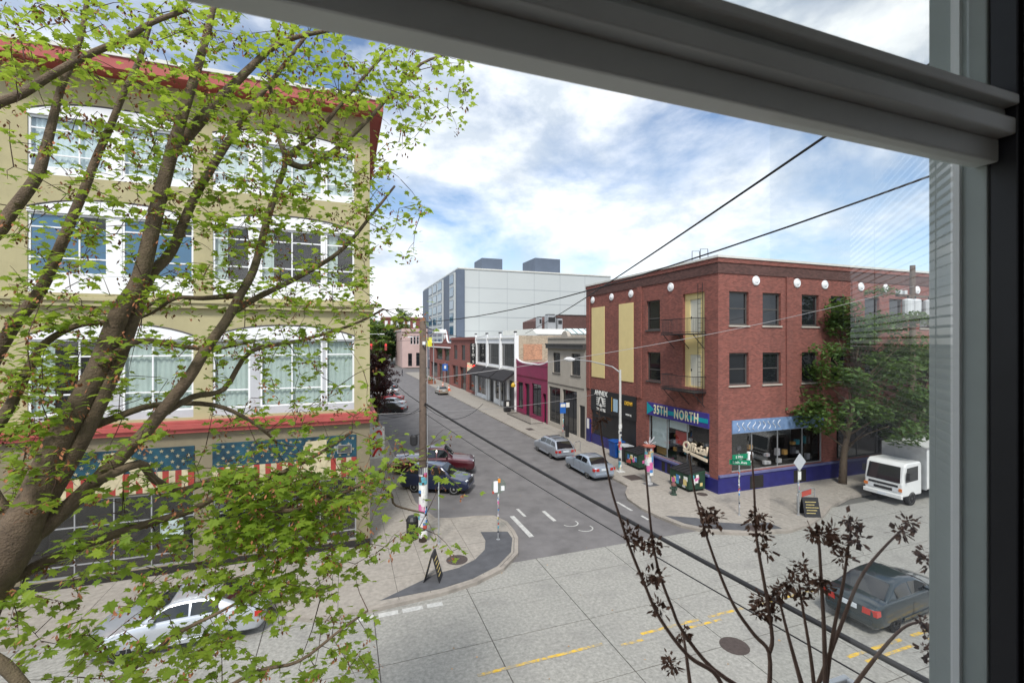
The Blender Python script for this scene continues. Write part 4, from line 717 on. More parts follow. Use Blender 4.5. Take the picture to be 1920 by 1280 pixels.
def leaf_cloud(b, c, r, n, s, rnd_, flat=.6):
    for _ in range(n):
        while True:
            v = Vector((rnd_.uniform(-1, 1), rnd_.uniform(-1, 1), rnd_.uniform(-1, 1)))
            if v.length < 1: break
        p = Vector(c) + Vector((v.x * r[0], v.y * r[1], v.z * r[2])); u = Vector((rnd_.gauss(0, 1), rnd_.gauss(0, 1), rnd_.gauss(0, flat))).normalized(); w_ = u.cross(Vector((rnd_.gauss(0, .5), rnd_.gauss(0, .5), 1))).normalized(); k = s * rnd_.uniform(.6, 1.3)
        b.add([p - u * k, p + w_ * k * .55 + u * k * .1, p + u * k, p - w_ * k * .55 + u * k * .1], [(0, 1, 2, 3)])
for i, (x, y) in enumerate(((16.6 + 1.2, 109), (16.97 + 1, 101.6))):
    T = thing('planter', ('farther' if i == 0 else 'nearer') + ' rust coloured planter box with shrubs along the far kerb', 'planter', (x, y, 0), 0, 'far planters'); MB().box(x - .7, x + .7, y - 1.6, y + 1.6, 0, .7).build('box', mat('rust planter', (.25, .1, .06), .8), T); q = MB(); leaf_cloud(q, (x, y, .95), (.7, 1.6, .35), 160, .16, rs); q.build('shrub', lf_far, T, norm=False)
YS = thing('construction_sign', 'yellow construction sign far beyond the crossing', 'sign', (13.3, 190, .4)); MB().prism([(13.3, .8), (15.2, 2.7), (13.3, 4.6), (11.4, 2.7)], 190, 190.1, lambda a, z, d: (a, d, z + .4)).build('plate', mat('sign safety yellow', (.75, .5, .02), .5), YS); MB().tube([(13.3, 190.2, .4), (13.3, 190.2, 3)], .08, 5).build('post', steel, YS)
YF_ = thing('bar_sign', 'yellow square sign hanging on the wooden pole side by the gabled shop', 'sign', (20.6, 119, 7)); MB().box(19.4, 21.2, 118.9, 119.1, 7.9, 10.2).build('plate', mat('sign lemon', (.7, .68, .05), .5), YF_); MB().tube([(21.3, 119, 10.2), (19.4, 119, 10.2)], .05, 5).build('bracket', dark_metal, YF_)
# pedestrian far up the street
def pedestrian(label, x, y, rz, coat, legs):
    t = thing('person', label, 'person', (x, y, RZ), rz); J = {'pel': (0, 0, .95), 'ch': (0, .02, 1.32), 'nk': (0, .02, 1.5), 'hd': (0, .03, 1.66), 'ht': (0, .03, 1.76), 'sl': (-.19, .02, 1.42), 'el': (-.25, .0, 1.14), 'wl': (-.24, .1, .9), 'sr': (.19, .02, 1.42), 'er': (.25, -.03, 1.14), 'wr': (.24, .05, .9), 'hl': (-.1, 0, .9), 'kl': (-.11, .12, .5), 'al': (-.11, -.02, .08), 'tl': (-.11, .14, .04), 'hr': (.1, 0, .9), 'kr': (.11, .02, .5), 'ar': (.11, -.22, .1), 'tr': (.11, -.1, .03)}
    rad = dict(pel=.15, ch=.17, nk=.065, hd=.1, ht=.085, sl=.075, el=.055, wl=.04, sr=.075, er=.055, wr=.04, hl=.095, kl=.065, al=.045, tl=.045, hr=.095, kr=.065, ar=.045, tr=.045); ks = list(J); E_ = [('pel', 'ch'), ('ch', 'nk'), ('nk', 'hd'), ('hd', 'ht'), ('ch', 'sl'), ('sl', 'el'), ('el', 'wl'), ('ch', 'sr'), ('sr', 'er'), ('er', 'wr'), ('pel', 'hl'), ('hl', 'kl'), ('kl', 'al'), ('al', 'tl'), ('pel', 'hr'), ('hr', 'kr'), ('kr', 'ar'), ('ar', 'tr')]
    me = bpy.data.meshes.new('body'); me.from_pydata([J[k] for k in ks], [(ks.index(a), ks.index(b)) for a, b in E_], []); o = link('body', me, t); me.materials.append(coat); sm = o.modifiers.new('skin', 'SKIN'); o.modifiers.new('sub', 'SUBSURF').levels = 1
    for i, k in enumerate(ks): me.skin_vertices[0].data[i].radius = (rad[k], rad[k]); me.skin_vertices[0].data[i].use_root = (k == 'pel')
    MB().lathe([(.02, 1.8), (.1, 1.74), (.112, 1.66), (.07, 1.6)], 10, (0, .0, 0)).build('hair', legs, t, local=True, smooth=True)
pedestrian('person in dark clothes crossing the street by the far kerb', 14.8, 128, R(80), mat('dark coat', (.03, .03, .045), .85), black_paint)
# ---------------------------------------------------------------- vehicles
def lerp(a, b, t): return a + (b - a) * t
def interp(tab, x):
    if x <= tab[0][0]: return tab[0][1]
    for (a, u), (b, v) in zip(tab, tab[1:]):
        if x <= b: return lerp(u, v, (x - a) / (b - a))
    return tab[-1][1]
def bool_cut(me_o, cutters):
    objs = []
    for c in cutters:
        b = c.mesh('cut', trim_black); bm = bmesh.new(); bm.from_mesh(b); bmesh.ops.recalc_face_normals(bm, faces=bm.faces); bm.to_mesh(b); bm.free()
        o = bpy.data.objects.new('cut', b); COL.objects.link(o); objs.append(o)
        m = me_o.modifiers.new('b', 'BOOLEAN'); m.operation = 'DIFFERENCE'; m.object = o; m.solver = 'EXACT'
        m.material_mode = 'TRANSFER'
    dg = bpy.context.evaluated_depsgraph_get(); me = bpy.data.meshes.new_from_object(me_o.evaluated_get(dg)); me_o.modifiers.clear(); me_o.data = me
    for o in objs: bpy.data.objects.remove(o)
WHEEL = {}
def wheel_meshes(r, w_, rm):
    k = (r, w_, rm.name)
    if k in WHEEL: return WHEEL[k]
    ty = MB().lathe([(r * .62, -w_ / 2), (r * .93, -w_ / 2), (r, -w_ * .32), (r, w_ * .32), (r * .93, w_ / 2), (r * .62, w_ / 2)], 24, ax='y').mesh('tyre', rubber, smooth=False)
    ri = MB().lathe([(r * .66, -w_ * .42), (r * .62, -w_ * .30), (r * .2, -w_ * .22), (.02, -w_ * .24)], 20, ax='y', mi=1)
    for i in range(5):
        a = i * 2 * math.pi / 5; M_ = Matrix.Rotation(a, 4, 'Y'); ri.box(.02, r * .64, -w_ * .46, -w_ * .34, -.035, .035, 0, M_)
    ri.lathe([(r * .68, -w_ * .44), (r * .68, -w_ * .5), (r * .6, -w_ * .5), (r * .6, -w_ * .42)], 20, ax='y').lathe([(.06, -w_ * .42), (.06, -w_ * .5)], 10, ax='y')
    WHEEL[k] = (ty, ri.mesh('rim', [rm, trim_black])); return WHEEL[k]
def add_wheel(root, x, y, r, w_, rm, side):
    ty, ri = wheel_meshes(r, w_, rm); o = link('wheel', ty, root); o.location = (x, y, r); c = link('rim', ri, o); c.rotation_euler = (0, 0, 0 if side < 0 else math.pi)
def car(name, label, cat, x, y, rz, paint, L_, W_, H_, wb, fo, top, gh, r=.31, group=None, glz=None, roof_rack=False, bed=None, plate=True, tail='wrap', low=None, cladding=None, rim=None, zbase=.23, belt_rise=0):
    """top: body top line as (s from the front, height); gh: (windscreen base s, screen top s, rear glass top s, rear glass base s, roof height)"""
    root = thing(name, label, cat, (x, y, RZ + .006), rz, group); hw = W_ / 2; X = lambda s: L_ / 2 - s
    st = sorted({0, .05, .14, .3, .55, L_ - .5, L_ - .25, L_ - .1, L_ - .03, L_} | {round(.8 + i * (L_ - 1.4) / 12, 3) for i in range(13)} | {s for s, _ in top}); vs = []; n = 9; rows_ = []
    for s in st:
        e = min(s, L_ - s); wk = .84 + .16 * (1 - (1 - min(e / .45, 1)) ** 2.4); zb = zbase + .12 * (1 - min(e / .12, 1)); zt = interp(top, s); w_ = hw * wk; h_ = zt - zb
        rows_.append([(X(s), yy * w_, zb + zz * h_ + ex) for yy, zz, ex in ((0, 0, 0), (.86, 0, 0), (.965, .10, 0), (1, .34, 0), (1, .62, 0), (.985, .86, 0), (.93, .975, 0), (.62, 1, .018), (0, 1, .035))])
    b = MB(); m_ = 2 * n - 2
    for rw in rows_: vs += rw + [(p[0], -p[1], p[2]) for p in rw[-2:0:-1]]
    fs = [(i * m_ + j, i * m_ + (j + 1) % m_, (i + 1) * m_ + (j + 1) % m_, (i + 1) * m_ + j) for i in range(len(st) - 1) for j in range(m_)] + [tuple(range(m_)), tuple(range((len(st) - 1) * m_, len(st) * m_))]
    b.add(vs, fs); body = b.build('body', [paint, trim_black], root, smooth=True, local=True)
    wx = [X(fo), X(fo + wb)]; ra = r + .055
    cut = [MB().lathe([(ra, -.5), (ra, .5)], 28, (xx, s_ * (hw + .26), r - .01), 'y') for xx in wx for s_ in (-1, 1)]
    if bed: cut.append(MB().box(X(bed[1]), X(bed[0]), -hw + .14, hw - .14, bed[2], 2))
    bool_cut(body, cut)
    for p in body.data.polygons: p.use_smooth = True
    me = body.data; bm = bmesh.new(); bm.from_mesh(me)
    for e in bm.edges:
        if len(e.link_faces) == 2 and e.calc_face_angle(0) > R(38): e.smooth = False
    bm.to_mesh(me); bm.free()
    s1, s2, s3, s4, rh = gh; belt = lambda s: interp(top, s) - .02
    roof = [(s1, belt(s1)), (lerp(s1, s2, .5), lerp(belt(s1), rh, .56)), (s2, rh - .035), (lerp(s2, s3, .35), rh), (lerp(s2, s3, .7), rh - .008), (s3, rh - .05), (lerp(s3, s4, .55), lerp(rh - .05, belt(s4), .5)), (s4, belt(s4))]
    zr = lambda s: interp(roof, s); wbk, wtk = .925, .73
    def side(s, t, off=0):           # point on the cabin side, t 0 belt .. 1 roof edge
        z0, z1 = belt(s), max(zr(s) - .05, belt(s)); hgt = (z1 - z0) / (rh - .05 - z0 + 1e-6); yb = hw * wbk * (1 - .03 * abs(s - (s2 + s3) / 2) / 1.2); return Vector((X(s), lerp(yb, hw * lerp(wbk, wtk, hgt), t) + off, lerp(z0, z1, t)))
    ss = sorted({s1 + .001, s2, s3, s4 - .001} | {lerp(s1, s4, i / 22) for i in range(1, 22)}); c_ = MB(); vs = []; k = 6
    for s in ss:
        p0, p1 = side(s, 0), side(s, 1); z = zr(s); half = [p0, p1, Vector((p1.x, p1.y * .9, z - .008)), Vector((p1.x, p1.y * .5, z + .004)), Vector((p1.x, 0, z + .008))]
        vs += half + [Vector((v.x, -v.y, v.z)) for v in half[-2::-1]]
    k = 9; c_.add(vs, [(i * k + j, i * k + j + 1, (i + 1) * k + j + 1, (i + 1) * k + j) for i in range(len(ss) - 1) for j in range(k - 1)])
    cab = c_.build('cabin', paint, root, smooth=True, local=True)
    gl = glz or [(s1 + .32, lerp(s2, s3, .42)), (lerp(s2, s3, .47), s3 + .12)]
    for sgn in (-1, 1):
        for (a, e) in gl:
            q = MB(); nn = 8; P0 = [side(lerp(a, e, i / nn), .10, .007) for i in range(nn + 1)]; P1 = [side(lerp(a, e, i / nn), .93, .007) for i in range(nn + 1)]
            q.add([(v.x, v.y * sgn, v.z) for v in P0 + P1], [(i, i + 1, nn + 2 + i, nn + 1 + i) for i in range(nn)]); q.build('side_window', car_glass, root, local=True, smooth=True)
    def screen(nm, sa, za, sb, zb_, ya, yb, sgn):
        q = MB(); nn = 8; v0 = []; nx = Vector((sgn * (zb_ - za), 0, abs(sb - sa))).normalized() * .016
        for t in (0.06, .5, .94):
            for i in range(nn + 1): u = 2 * i / nn - 1; s_ = lerp(sa, sb, t); v0.append(Vector((X(s_), u * lerp(ya, yb, t), zr(s_) + .008 * (1 - u * u))) + nx)
        q.add(v0, [(j * (nn + 1) + i, j * (nn + 1) + i + 1, (j + 1) * (nn + 1) + i + 1, (j + 1) * (nn + 1) + i) for j in range(2) for i in range(nn)]); q.build(nm, car_glass, root, local=True, smooth=True)
    screen('windscreen', s1, belt(s1), s2, rh, hw * .84, hw * .62, 1); screen('rear_window', s4, belt(s4), s3, rh, hw * .80, hw * .62, -1)
    if roof_rack:
        for sgn in (-1, 1): MB().tube([(X(s2 + .2), sgn * hw * .6, rh + .01), (X(s2 + .35), sgn * hw * .6, rh + .07), (X(s3 - .3), sgn * hw * .6, rh + .06), (X(s3 - .1), sgn * hw * .6, rh)], .02, 5).build('roof_rail', trim_black, root, local=True)
        for s_ in (.3, .7): MB().box(X(lerp(s2, s3, s_)) - .03, X(lerp(s2, s3, s_)) + .03, -hw * .6, hw * .6, rh + .05, rh + .08).build('roof_bar', trim_black, root, local=True)
    ft, rt = interp(top, .3), interp(top, L_ - .12)
    for sgn in (-1, 1):
        MB().prism([(hw * .52, ft - .2), (hw * .86, ft - .19), (hw * .84, ft - .07), (hw * .54, ft - .06)], X(.3), X(.035), lambda a, z, d: (d - .11 * max(0, a - hw * .5), sgn * a, z)).build('headlight', lens_clear, root, local=True)
        tl = MB().prism([(hw * .48, rt - .27), (hw * .97, rt - .26), (hw * .955, rt - .09), (hw * .50, rt - .08)], X(L_ - .25), X(L_) - .018, lambda a, z, d: (d + .08 * max(0, a - hw * .5), sgn * a, z)).build('tail_light', lens_red, root, local=True)
        mr = MB().prism([(0, 0), (.1, .015), (.12, .1), (0, .12)], hw * .9, hw * 1.1, lambda a, z, d: (X(s1 + .42) - a + .05, sgn * d, belt(s1 + .4) + .02 + z)).build('mirror', paint, root, local=True)
        for s_ in (lerp(s2, s3, .34), lerp(s2, s3, .9)): MB().box(X(s_) - .09, X(s_) + .09, sgn * (hw * .975) - .012, sgn * (hw * .975) + .012, belt(s_) - .15, belt(s_) - .115).build('door_handle', trim_black, root, local=True)
        for s_ in (s1 + .28, lerp(s2, s3, .445)): MB().box(X(s_) - .006, X(s_) + .006, sgn * hw * 1.0 - .004, sgn * hw * 1.0 + .003, .36, belt(s_) - .2).build('door_seam', trim_black, root, local=True)
        MB().box(X(fo + wb - .42), X(fo + .42), sgn * hw * .985 - .02, sgn * hw * .985 + .022, zbase + .04, zbase + .14).build('sill_trim', cladding or paint, root, local=True)
        for xx in wx: add_wheel(root, xx, sgn * (hw - .115), r, .2, rim or rim_mat, sgn)
    MB().box(X(L_) - .028, X(L_ - .12), -hw * .80, hw * .80, .40, .53).build('rear_bumper', cladding or paint, root, local=True, bevel=.02); MB().box(X(.1), X(0) + .028, -hw * .78, hw * .78, .36, .52).build('front_bumper', cladding or paint, root, local=True, bevel=.02)
    MB().box(X(.08), X(.0) + .012, -hw * .45, hw * .45, .54, ft - .1).build('grille', trim_black, root, local=True)
    MB().box(X(L_) - .03, X(L_) + .05, -.26, .26, rt - .24, rt - .1).build('number_plate', plate_mat, root, local=True)
    return root
def paintm(name, c, metal=.35, rough=.32): return mat(name, c, rough, .05, 2, metal=metal, coat=1.0, spec=.5, kind='obj')
silver = paintm('silver car paint', (.36, .39, .44), .5); silver2 = paintm('pale blue silver paint', (.36, .42, .50), .5); navy_p = paintm('navy car paint', (.012, .02, .06)); maroon = paintm('maroon car paint', (.075, .008, .014)); teal_p = paintm('dark green grey paint', (.018, .032, .04), .4); gold_p = paintm('gold car paint', (.36, .31, .24), .5); white_p = paintm('white car paint', (.66, .66, .66), 0); red_p = paintm('red car paint', (.32, .015, .02), .1); black_p = paintm('black car paint', (.012, .012, .014), .1)
SED = lambda H: [(0, .62), (.06, .68), (.35, .76), (1.15, .92), (1.4, .96), (3.55, 1.0), (3.75, 1.01), (4.25, 1.0), (4.5, .95), (4.62, .86)]
sc_ = lambda t, L_, L0=4.62: [(s * L_ / L0, z) for s, z in t]
HATCH = [(0, .62), (.06, .70), (.3, .80), (1.05, .98), (1.3, 1.02), (4.0, 1.06), (4.3, 1.0), (4.62, .84)]
car('station_wagon', 'silver station wagon with roof rack parked at the right kerb', 'car', 16.32, 35.0, R(90), silver, 4.7, 1.76, 1.52, 2.65, .95, sc_(HATCH, 4.7), (1.12, 1.85, 4.05, 4.6, 1.48), .31, 'cars parked at the right kerb', [(1.5, 2.5), (2.58, 3.4), (3.48, 4.22)], True, cladding=silver)
car('sedan', 'pale silver sedan parked behind the wagon at the right kerb', 'car', 16.35, 29.2, R(90), silver2, 4.43, 1.7, 1.39, 2.7, .8, sc_(SED(0), 4.43), (1.3, 2.05, 3.2, 3.85, 1.38), .31, 'cars parked at the right kerb', cladding=silver2)
car('sedan', 'small gold sedan parked far up the right kerb', 'car', 16.3, 82, R(90), gold_p, 4.6, 1.75, 1.42, 2.65, .9, SED(0), (1.3, 2.1, 3.35, 4.0, 1.42), .31, 'cars parked at the right kerb')
car('sedan', 'dark green grey sedan driving on the main street at the right', 'car', 17.85, 10.72, R(4), teal_p, 4.62, 1.74, 1.41, 2.65, .95, SED(0), (1.35, 2.1, 3.3, 3.98, 1.41), .31, cladding=teal_p)
car('sedan', 'bright silver sedan parked at the left kerb under the maple branches', 'car', -4.75, 17.38, R(180), paintm('bright silver paint', (.5, .53, .57), .5), 4.65, 1.84, 1.42, 2.7, .92, SED(0), (1.3, 2.15, 3.3, 4.15, 1.42), .335, cladding=None)
SUVT = [(0, .7), (.06, .8), (.3, .92), (1.1, 1.06), (1.3, 1.1), (3.9, 1.14), (4.2, 1.1), (4.35, .95)]
car('small_suv', 'navy blue small suv angled out behind the utility pole', 'car', 5.55, 29.1, R(-30), navy_p, 4.35, 1.8, 1.68, 2.55, .85, SUVT, (1.05, 1.75, 3.6, 4.2, 1.66), .345, None, [(1.4, 2.3), (2.38, 3.1), (3.18, 3.75)], zbase=.26, cladding=navy_p)
PICK = [(0, .8), (.07, .95), (.35, 1.05), (1.35, 1.16), (1.6, 1.2), (3.5, 1.22), (5.5, 1.2), (5.62, 1.0)]
car('pickup_truck', 'maroon pickup truck with chrome bumper beside the navy suv', 'pickup truck', 6.1, 33.0, R(-15), maroon, 5.62, 1.98, 1.9, 3.65, .95, PICK, (1.5, 2.15, 3.5, 3.72, 1.88), .38, None, [(1.85, 2.6), (2.68, 3.4)], bed=(3.85, 5.5, .75), zbase=.34, cladding=chrome)
def left_row(name, label, x, y, p, prof, gh, L_=4.5, hgt=1.45): car(name, label, 'car', x, y, R(148), p, L_, 1.78, hgt, 2.65, .9, prof, gh, .31, 'cars angle parked along the left kerb')
SG = (1.3, 2.05, 3.3, 3.95, 1.42)
for i, (nm, lb, x, y, p) in enumerate((('sedan', 'black sedan nearest of the angle parked row on the left', 5.6, 62.5, black_p), ('sedan', 'white sedan in the angle parked row on the left', 6.0, 67.5, white_p), ('sedan', 'red sedan in the angle parked row on the left', 6.5, 74, red_p), ('sedan', 'white sedan beyond the red one on the left', 6.8, 84, white_p), ('sedan', 'black sedan at the far end of the angle parked row', 7.6, 93, black_p))): left_row(nm, lb, x, y, p, sc_(SED(0), 4.5), SG)  # the sedan beyond the red one is white all over
for i, (x, y, p, rz, lb) in enumerate(((14.3, 176, gold_p, -90, 'tan car stopped at the far crossing'), (9.8, 185, silver2, 90, 'blue grey car just beyond the far crossing'), (9.9, 215, white_p, 90, 'white car climbing the far hill'), (10.4, 240, silver, 90, 'silver car parked on the far hill'), (11, 265, navy_p, 90, 'dark car parked highest on the far hill'))):
    c_ = car('sedan', lb, 'car', x, y, R(rz), p, 4.6, 1.75, 1.42, 2.65, .9, SED(0), SG[:4] + (1.42,), .31, 'far cars'); c_.location.z = RZ + hz(y) + .01
# box truck
TK = thing('box_truck', 'white cab over box truck parked beside the street tree', 'truck', (32.6, 18.15, RZ + .006), R(183)); wp = mat('truck white paint', (.68, .69, .68), .45, .06, 1.2, coat=.4, stain=.2, stain_col=(.4, .4, .38), kind='obj')
prof = [(1.35, .55), (3.2, .55), (3.22, 1.25), (3.02, 2.25), (2.75, 2.42), (1.45, 2.42), (1.35, 2.2)]
cb = MB().prism(prof, -.98, .98, lambda a, z, d: (a, d, z)).build('cab', wp, TK, local=True, bevel=.07)
MB().add([(3.235, -.86, 1.32), (3.235, .86, 1.32), (3.05, .8, 2.2), (3.05, -.8, 2.2)], [(0, 1, 2, 3)]).build('windscreen', car_glass, TK, local=True)
for sgn in (-1, 1):
    MB().prism([(1.75, 1.4), (2.95, 1.35), (2.8, 2.15), (1.75, 2.2)], .985, .995, lambda a, z, d: (a, sgn * d, z)).build('side_window', car_glass, TK, local=True); MB().box(3.2, 3.25, sgn * .9 - .1, sgn * .9 + .1 - (.05 if sgn > 0 else -.0), .85, 1.02).build('headlight', lens_amber, TK, local=True); MB().box(3.2, 3.24, sgn * .62 - .14, sgn * .62 + .14, .8, 1.0).build('headlight', lens_clear, TK, local=True)
    MB().box(2.95, 3.02, sgn * 1.05, sgn * 1.22, 1.55, 1.95).build('mirror', trim_black, TK, local=True)
    for xx in (2.3, -1.6): add_wheel(TK, xx, sgn * .85, .4, .26, rim_mat, sgn)
MB().box(3.2, 3.235, -.75, .75, 1.06, 1.18).box(3.2, 3.235, -.5, .5, .8, .95).build('grille', trim_black, TK, local=True); MB().box(3.2, 3.34, -1.0, 1.0, .45, .68).build('bumper', wp, TK, local=True, bevel=.03); MB().box(3.34, 3.36, -.22, .22, .48, .62).build('number_plate', plate_mat, TK, local=True)
MB().box(-3.4, 1.2, -1.12, 1.12, .8, 3.15).build('cargo_box', wp, TK, local=True, bevel=.03); MB().box(-3.42, 1.22, -1.14, -1.1, 3.08, 3.18).box(-3.42, 1.22, 1.1, 1.14, 3.08, 3.18).box(1.18, 1.23, -1.14, 1.14, .78, 3.18).build('box_rail', steel, TK, local=True); MB().box(-3.3, 2.6, -.45, .45, .42, .7).build('chassis', trim_black, TK, local=True)
# ---------------------------------------------------------------- wires
def wire(name, label, pts, r, m=None, sag=0.0, n=16, cat='cable'):
    a, b = Vector(pts[0]), Vector(pts[1]); q = MB(); q.tube([a.lerp(b, i / n) - Vector((0, 0, 4 * sag * (i / n) * (1 - i / n))) for i in range(n + 1)], r, 6); return tag(q.build(name, m or wire_mat, smooth=True), label, cat)
PT = (3.42, 21.52)
e1 = P(1755, 1262, 6.0); s1_ = Vector((3.5, 21.4, 6.35)); wire('cable_bundle', 'thick black cable bundle sweeping down from the pole to lower right', (s1_, s1_ + (e1 - s1_) * 1.35), .042, None, .22)
e2 = P(1683, 1280, 6.2); s2_ = Vector((3.5, 21.4, 5.9)); wire('thin_cable', 'thin black cable below the thick bundle', (s2_, s2_ + (e2 - s2_) * 1.3), .012, None, .25)
wire('power_line', 'upper black power line crossing the cloudy sky', (G(985, 760) * 0 + P(985, 626, 58), P(985, 626, 58) + (P(1755, 108, 7) - P(985, 626, 58)) * 1.05), .028, None, .3)
wire('power_line', 'lower black power line running over the brick roof corner', ((3.42, 21.5, 10.1), Vector((3.42, 21.5, 10.1)) + (P(1755, 303, 6.5) - Vector((3.42, 21.5, 10.1))) * 1.1), .016, None, .55)
wire('service_wire', 'pale wire slanting up across the brick facade to the transformer pole', ((3.5, 21.4, 7.45), (34.9, 19.5, 12.8)), .014, pale_wire, .5); wire('service_wire', 'pale wire strung low from the olive building to the brick building', ((1.2, 22.0, 5.9), (21.2, 36, 4.6)), .014, pale_wire, .35)
wire('service_wire', 'dark wire running up the side street above the roadway', ((3.4, 21.5, 6.3), (10.5, 150, 9)), .022, wire_mat, 2.8); wire('service_wire', 'dark wire from the pole to the white bar roof', ((3.4, 21.5, 9.9), (21.2, 70, 10.4)), .02, wire_mat, .6)
for i, (p, q, s_) in enumerate((((3.45, 21.35, 6.3), (1.2, 24, 5.9), .5), ((3.45, 21.35, 6.3), (6.5, 22.2, 6.1), .7), ((3.45, 21.35, 6.1), (1.4, 22.2, 5.6), .1))): wire('drop_wire', ('slack wire looping from the pole towards the olive wall', 'slack loop of wire hanging on the cable bundle by the pole', 'short taut wire from pole to the red ledge')[i], (p, q), .012, wire_mat, s_)
TP = thing('transformer_pole', 'utility pole carrying pale grey transformer cans in front of the brick facade', 'utility pole', (35.2, 19.7, 0)); MB().tube([(35.2, 19.75, 0), (35.2, 19.75, 14.2)], [.2, .15], 10).build('pole', wood_pole, TP); MB().box(33.6, 36.8, 19.68, 19.82, 12.1, 12.25).build('crossarm', wood_pole, TP)
can = mat('transformer grey', (.55, .57, .58), .5, .06, 3)
for x in (34.2, 34.95, 36.3): c_ = MB().lathe([(.1, -.02), (.29, 0), (.3, .95), (.26, 1.02), (.1, 1.06)], 12, (x, 19.45, 10.9)).build('transformer', can, TP, smooth=False); MB().lathe([(.04, 1.06), (.05, 1.25)], 6, (x, 19.45, 10.9)).build('bushing', dark_metal, c_)
for x in (33.5, 34.0): MB().box(x, x + .25, 19.5, 19.75, 12.25, 12.5).build('fuse_cutout', can, TP)
# ---------------------------------------------------------------- trees
LEAF = [(0, 0), (.10, .14), (.34, .10), (.27, .26), (.50, .42), (.30, .46), (.34, .62), (.16, .60), (0, 1.0)]
LEAF = LEAF + [(-x, y) for x, y in LEAF[-2:0:-1]]
def leaf_verts(p, n, d, s, rnd_):
    n = n.normalized(); d = (d - n * d.dot(n)).normalized(); t = n.cross(d); fold = rnd_.uniform(.05, .3); dr = rnd_.uniform(.0, .35)
    return [p + (t * (x * 1.15) + d * y - n * (abs(x) * fold + y * y * dr)) * s for x, y in LEAF]
LEAF_F = [tuple([0] + list(range(1, 9))), tuple([0, 8] + list(range(9, 16)))]
leaf_g = leaf_mat('maple leaf', (.11, .20, .022), (.24, .33, .035), (.42, .55, .06), .5); seed_m = mat('maple seed brown', (.25, .10, .045), .8, .3, 5, island=.35)
def limb(pts, d0, d1, w0, w1, rnd_):
    n = len(pts); out = []
    for i, (px, py) in enumerate(pts):
        t = i / (n - 1); d = lerp(d0, d1, t); out.append((P(px, py, d), lerp(w0, w1, t ** .8) / 2 * d / F))
    # smooth with Catmull-Rom
    res = []
    for i in range(n - 1):
        p0, p1, p2, p3 = out[max(i - 1, 0)][0], out[i][0], out[i + 1][0], out[min(i + 2, n - 1)][0]
        for k in range(4):
            t = k / 4; v = ((p1 * 2) + (p2 - p0) * t + (p0 * 2 - p1 * 5 + p2 * 4 - p3) * t * t + (p1 * 3 - p0 - p2 * 3 + p3) * t ** 3) * .5; res.append((v, lerp(out[i][1], out[i + 1][1], t)))
    res.append(out[-1]); return res
rt_ = random.Random(8)
MTREE = thing('maple_tree', 'large maple in fresh leaf with spreading limbs in front of the olive building', 'tree', (-3.2, 4.75, 0))
crotch = P(30, 1010, 3.9)
t1_, t2_ = P(-45, 1120, 3.85), P(-120, 1300, 3.8); TB_ = Vector((t2_.x - .25, t2_.y - .1, 0)); MTREE.location = TB_
MB().tube([TB_, TB_.lerp(t2_, .5) + Vector((-.05, 0, 0)), t2_, t1_, crotch, P(58, 950, 3.92), P(85, 890, 3.95)], [.3, .24, .2, .19, .165, .12, .07], 14).build('trunk', bark, MTREE, smooth=True)
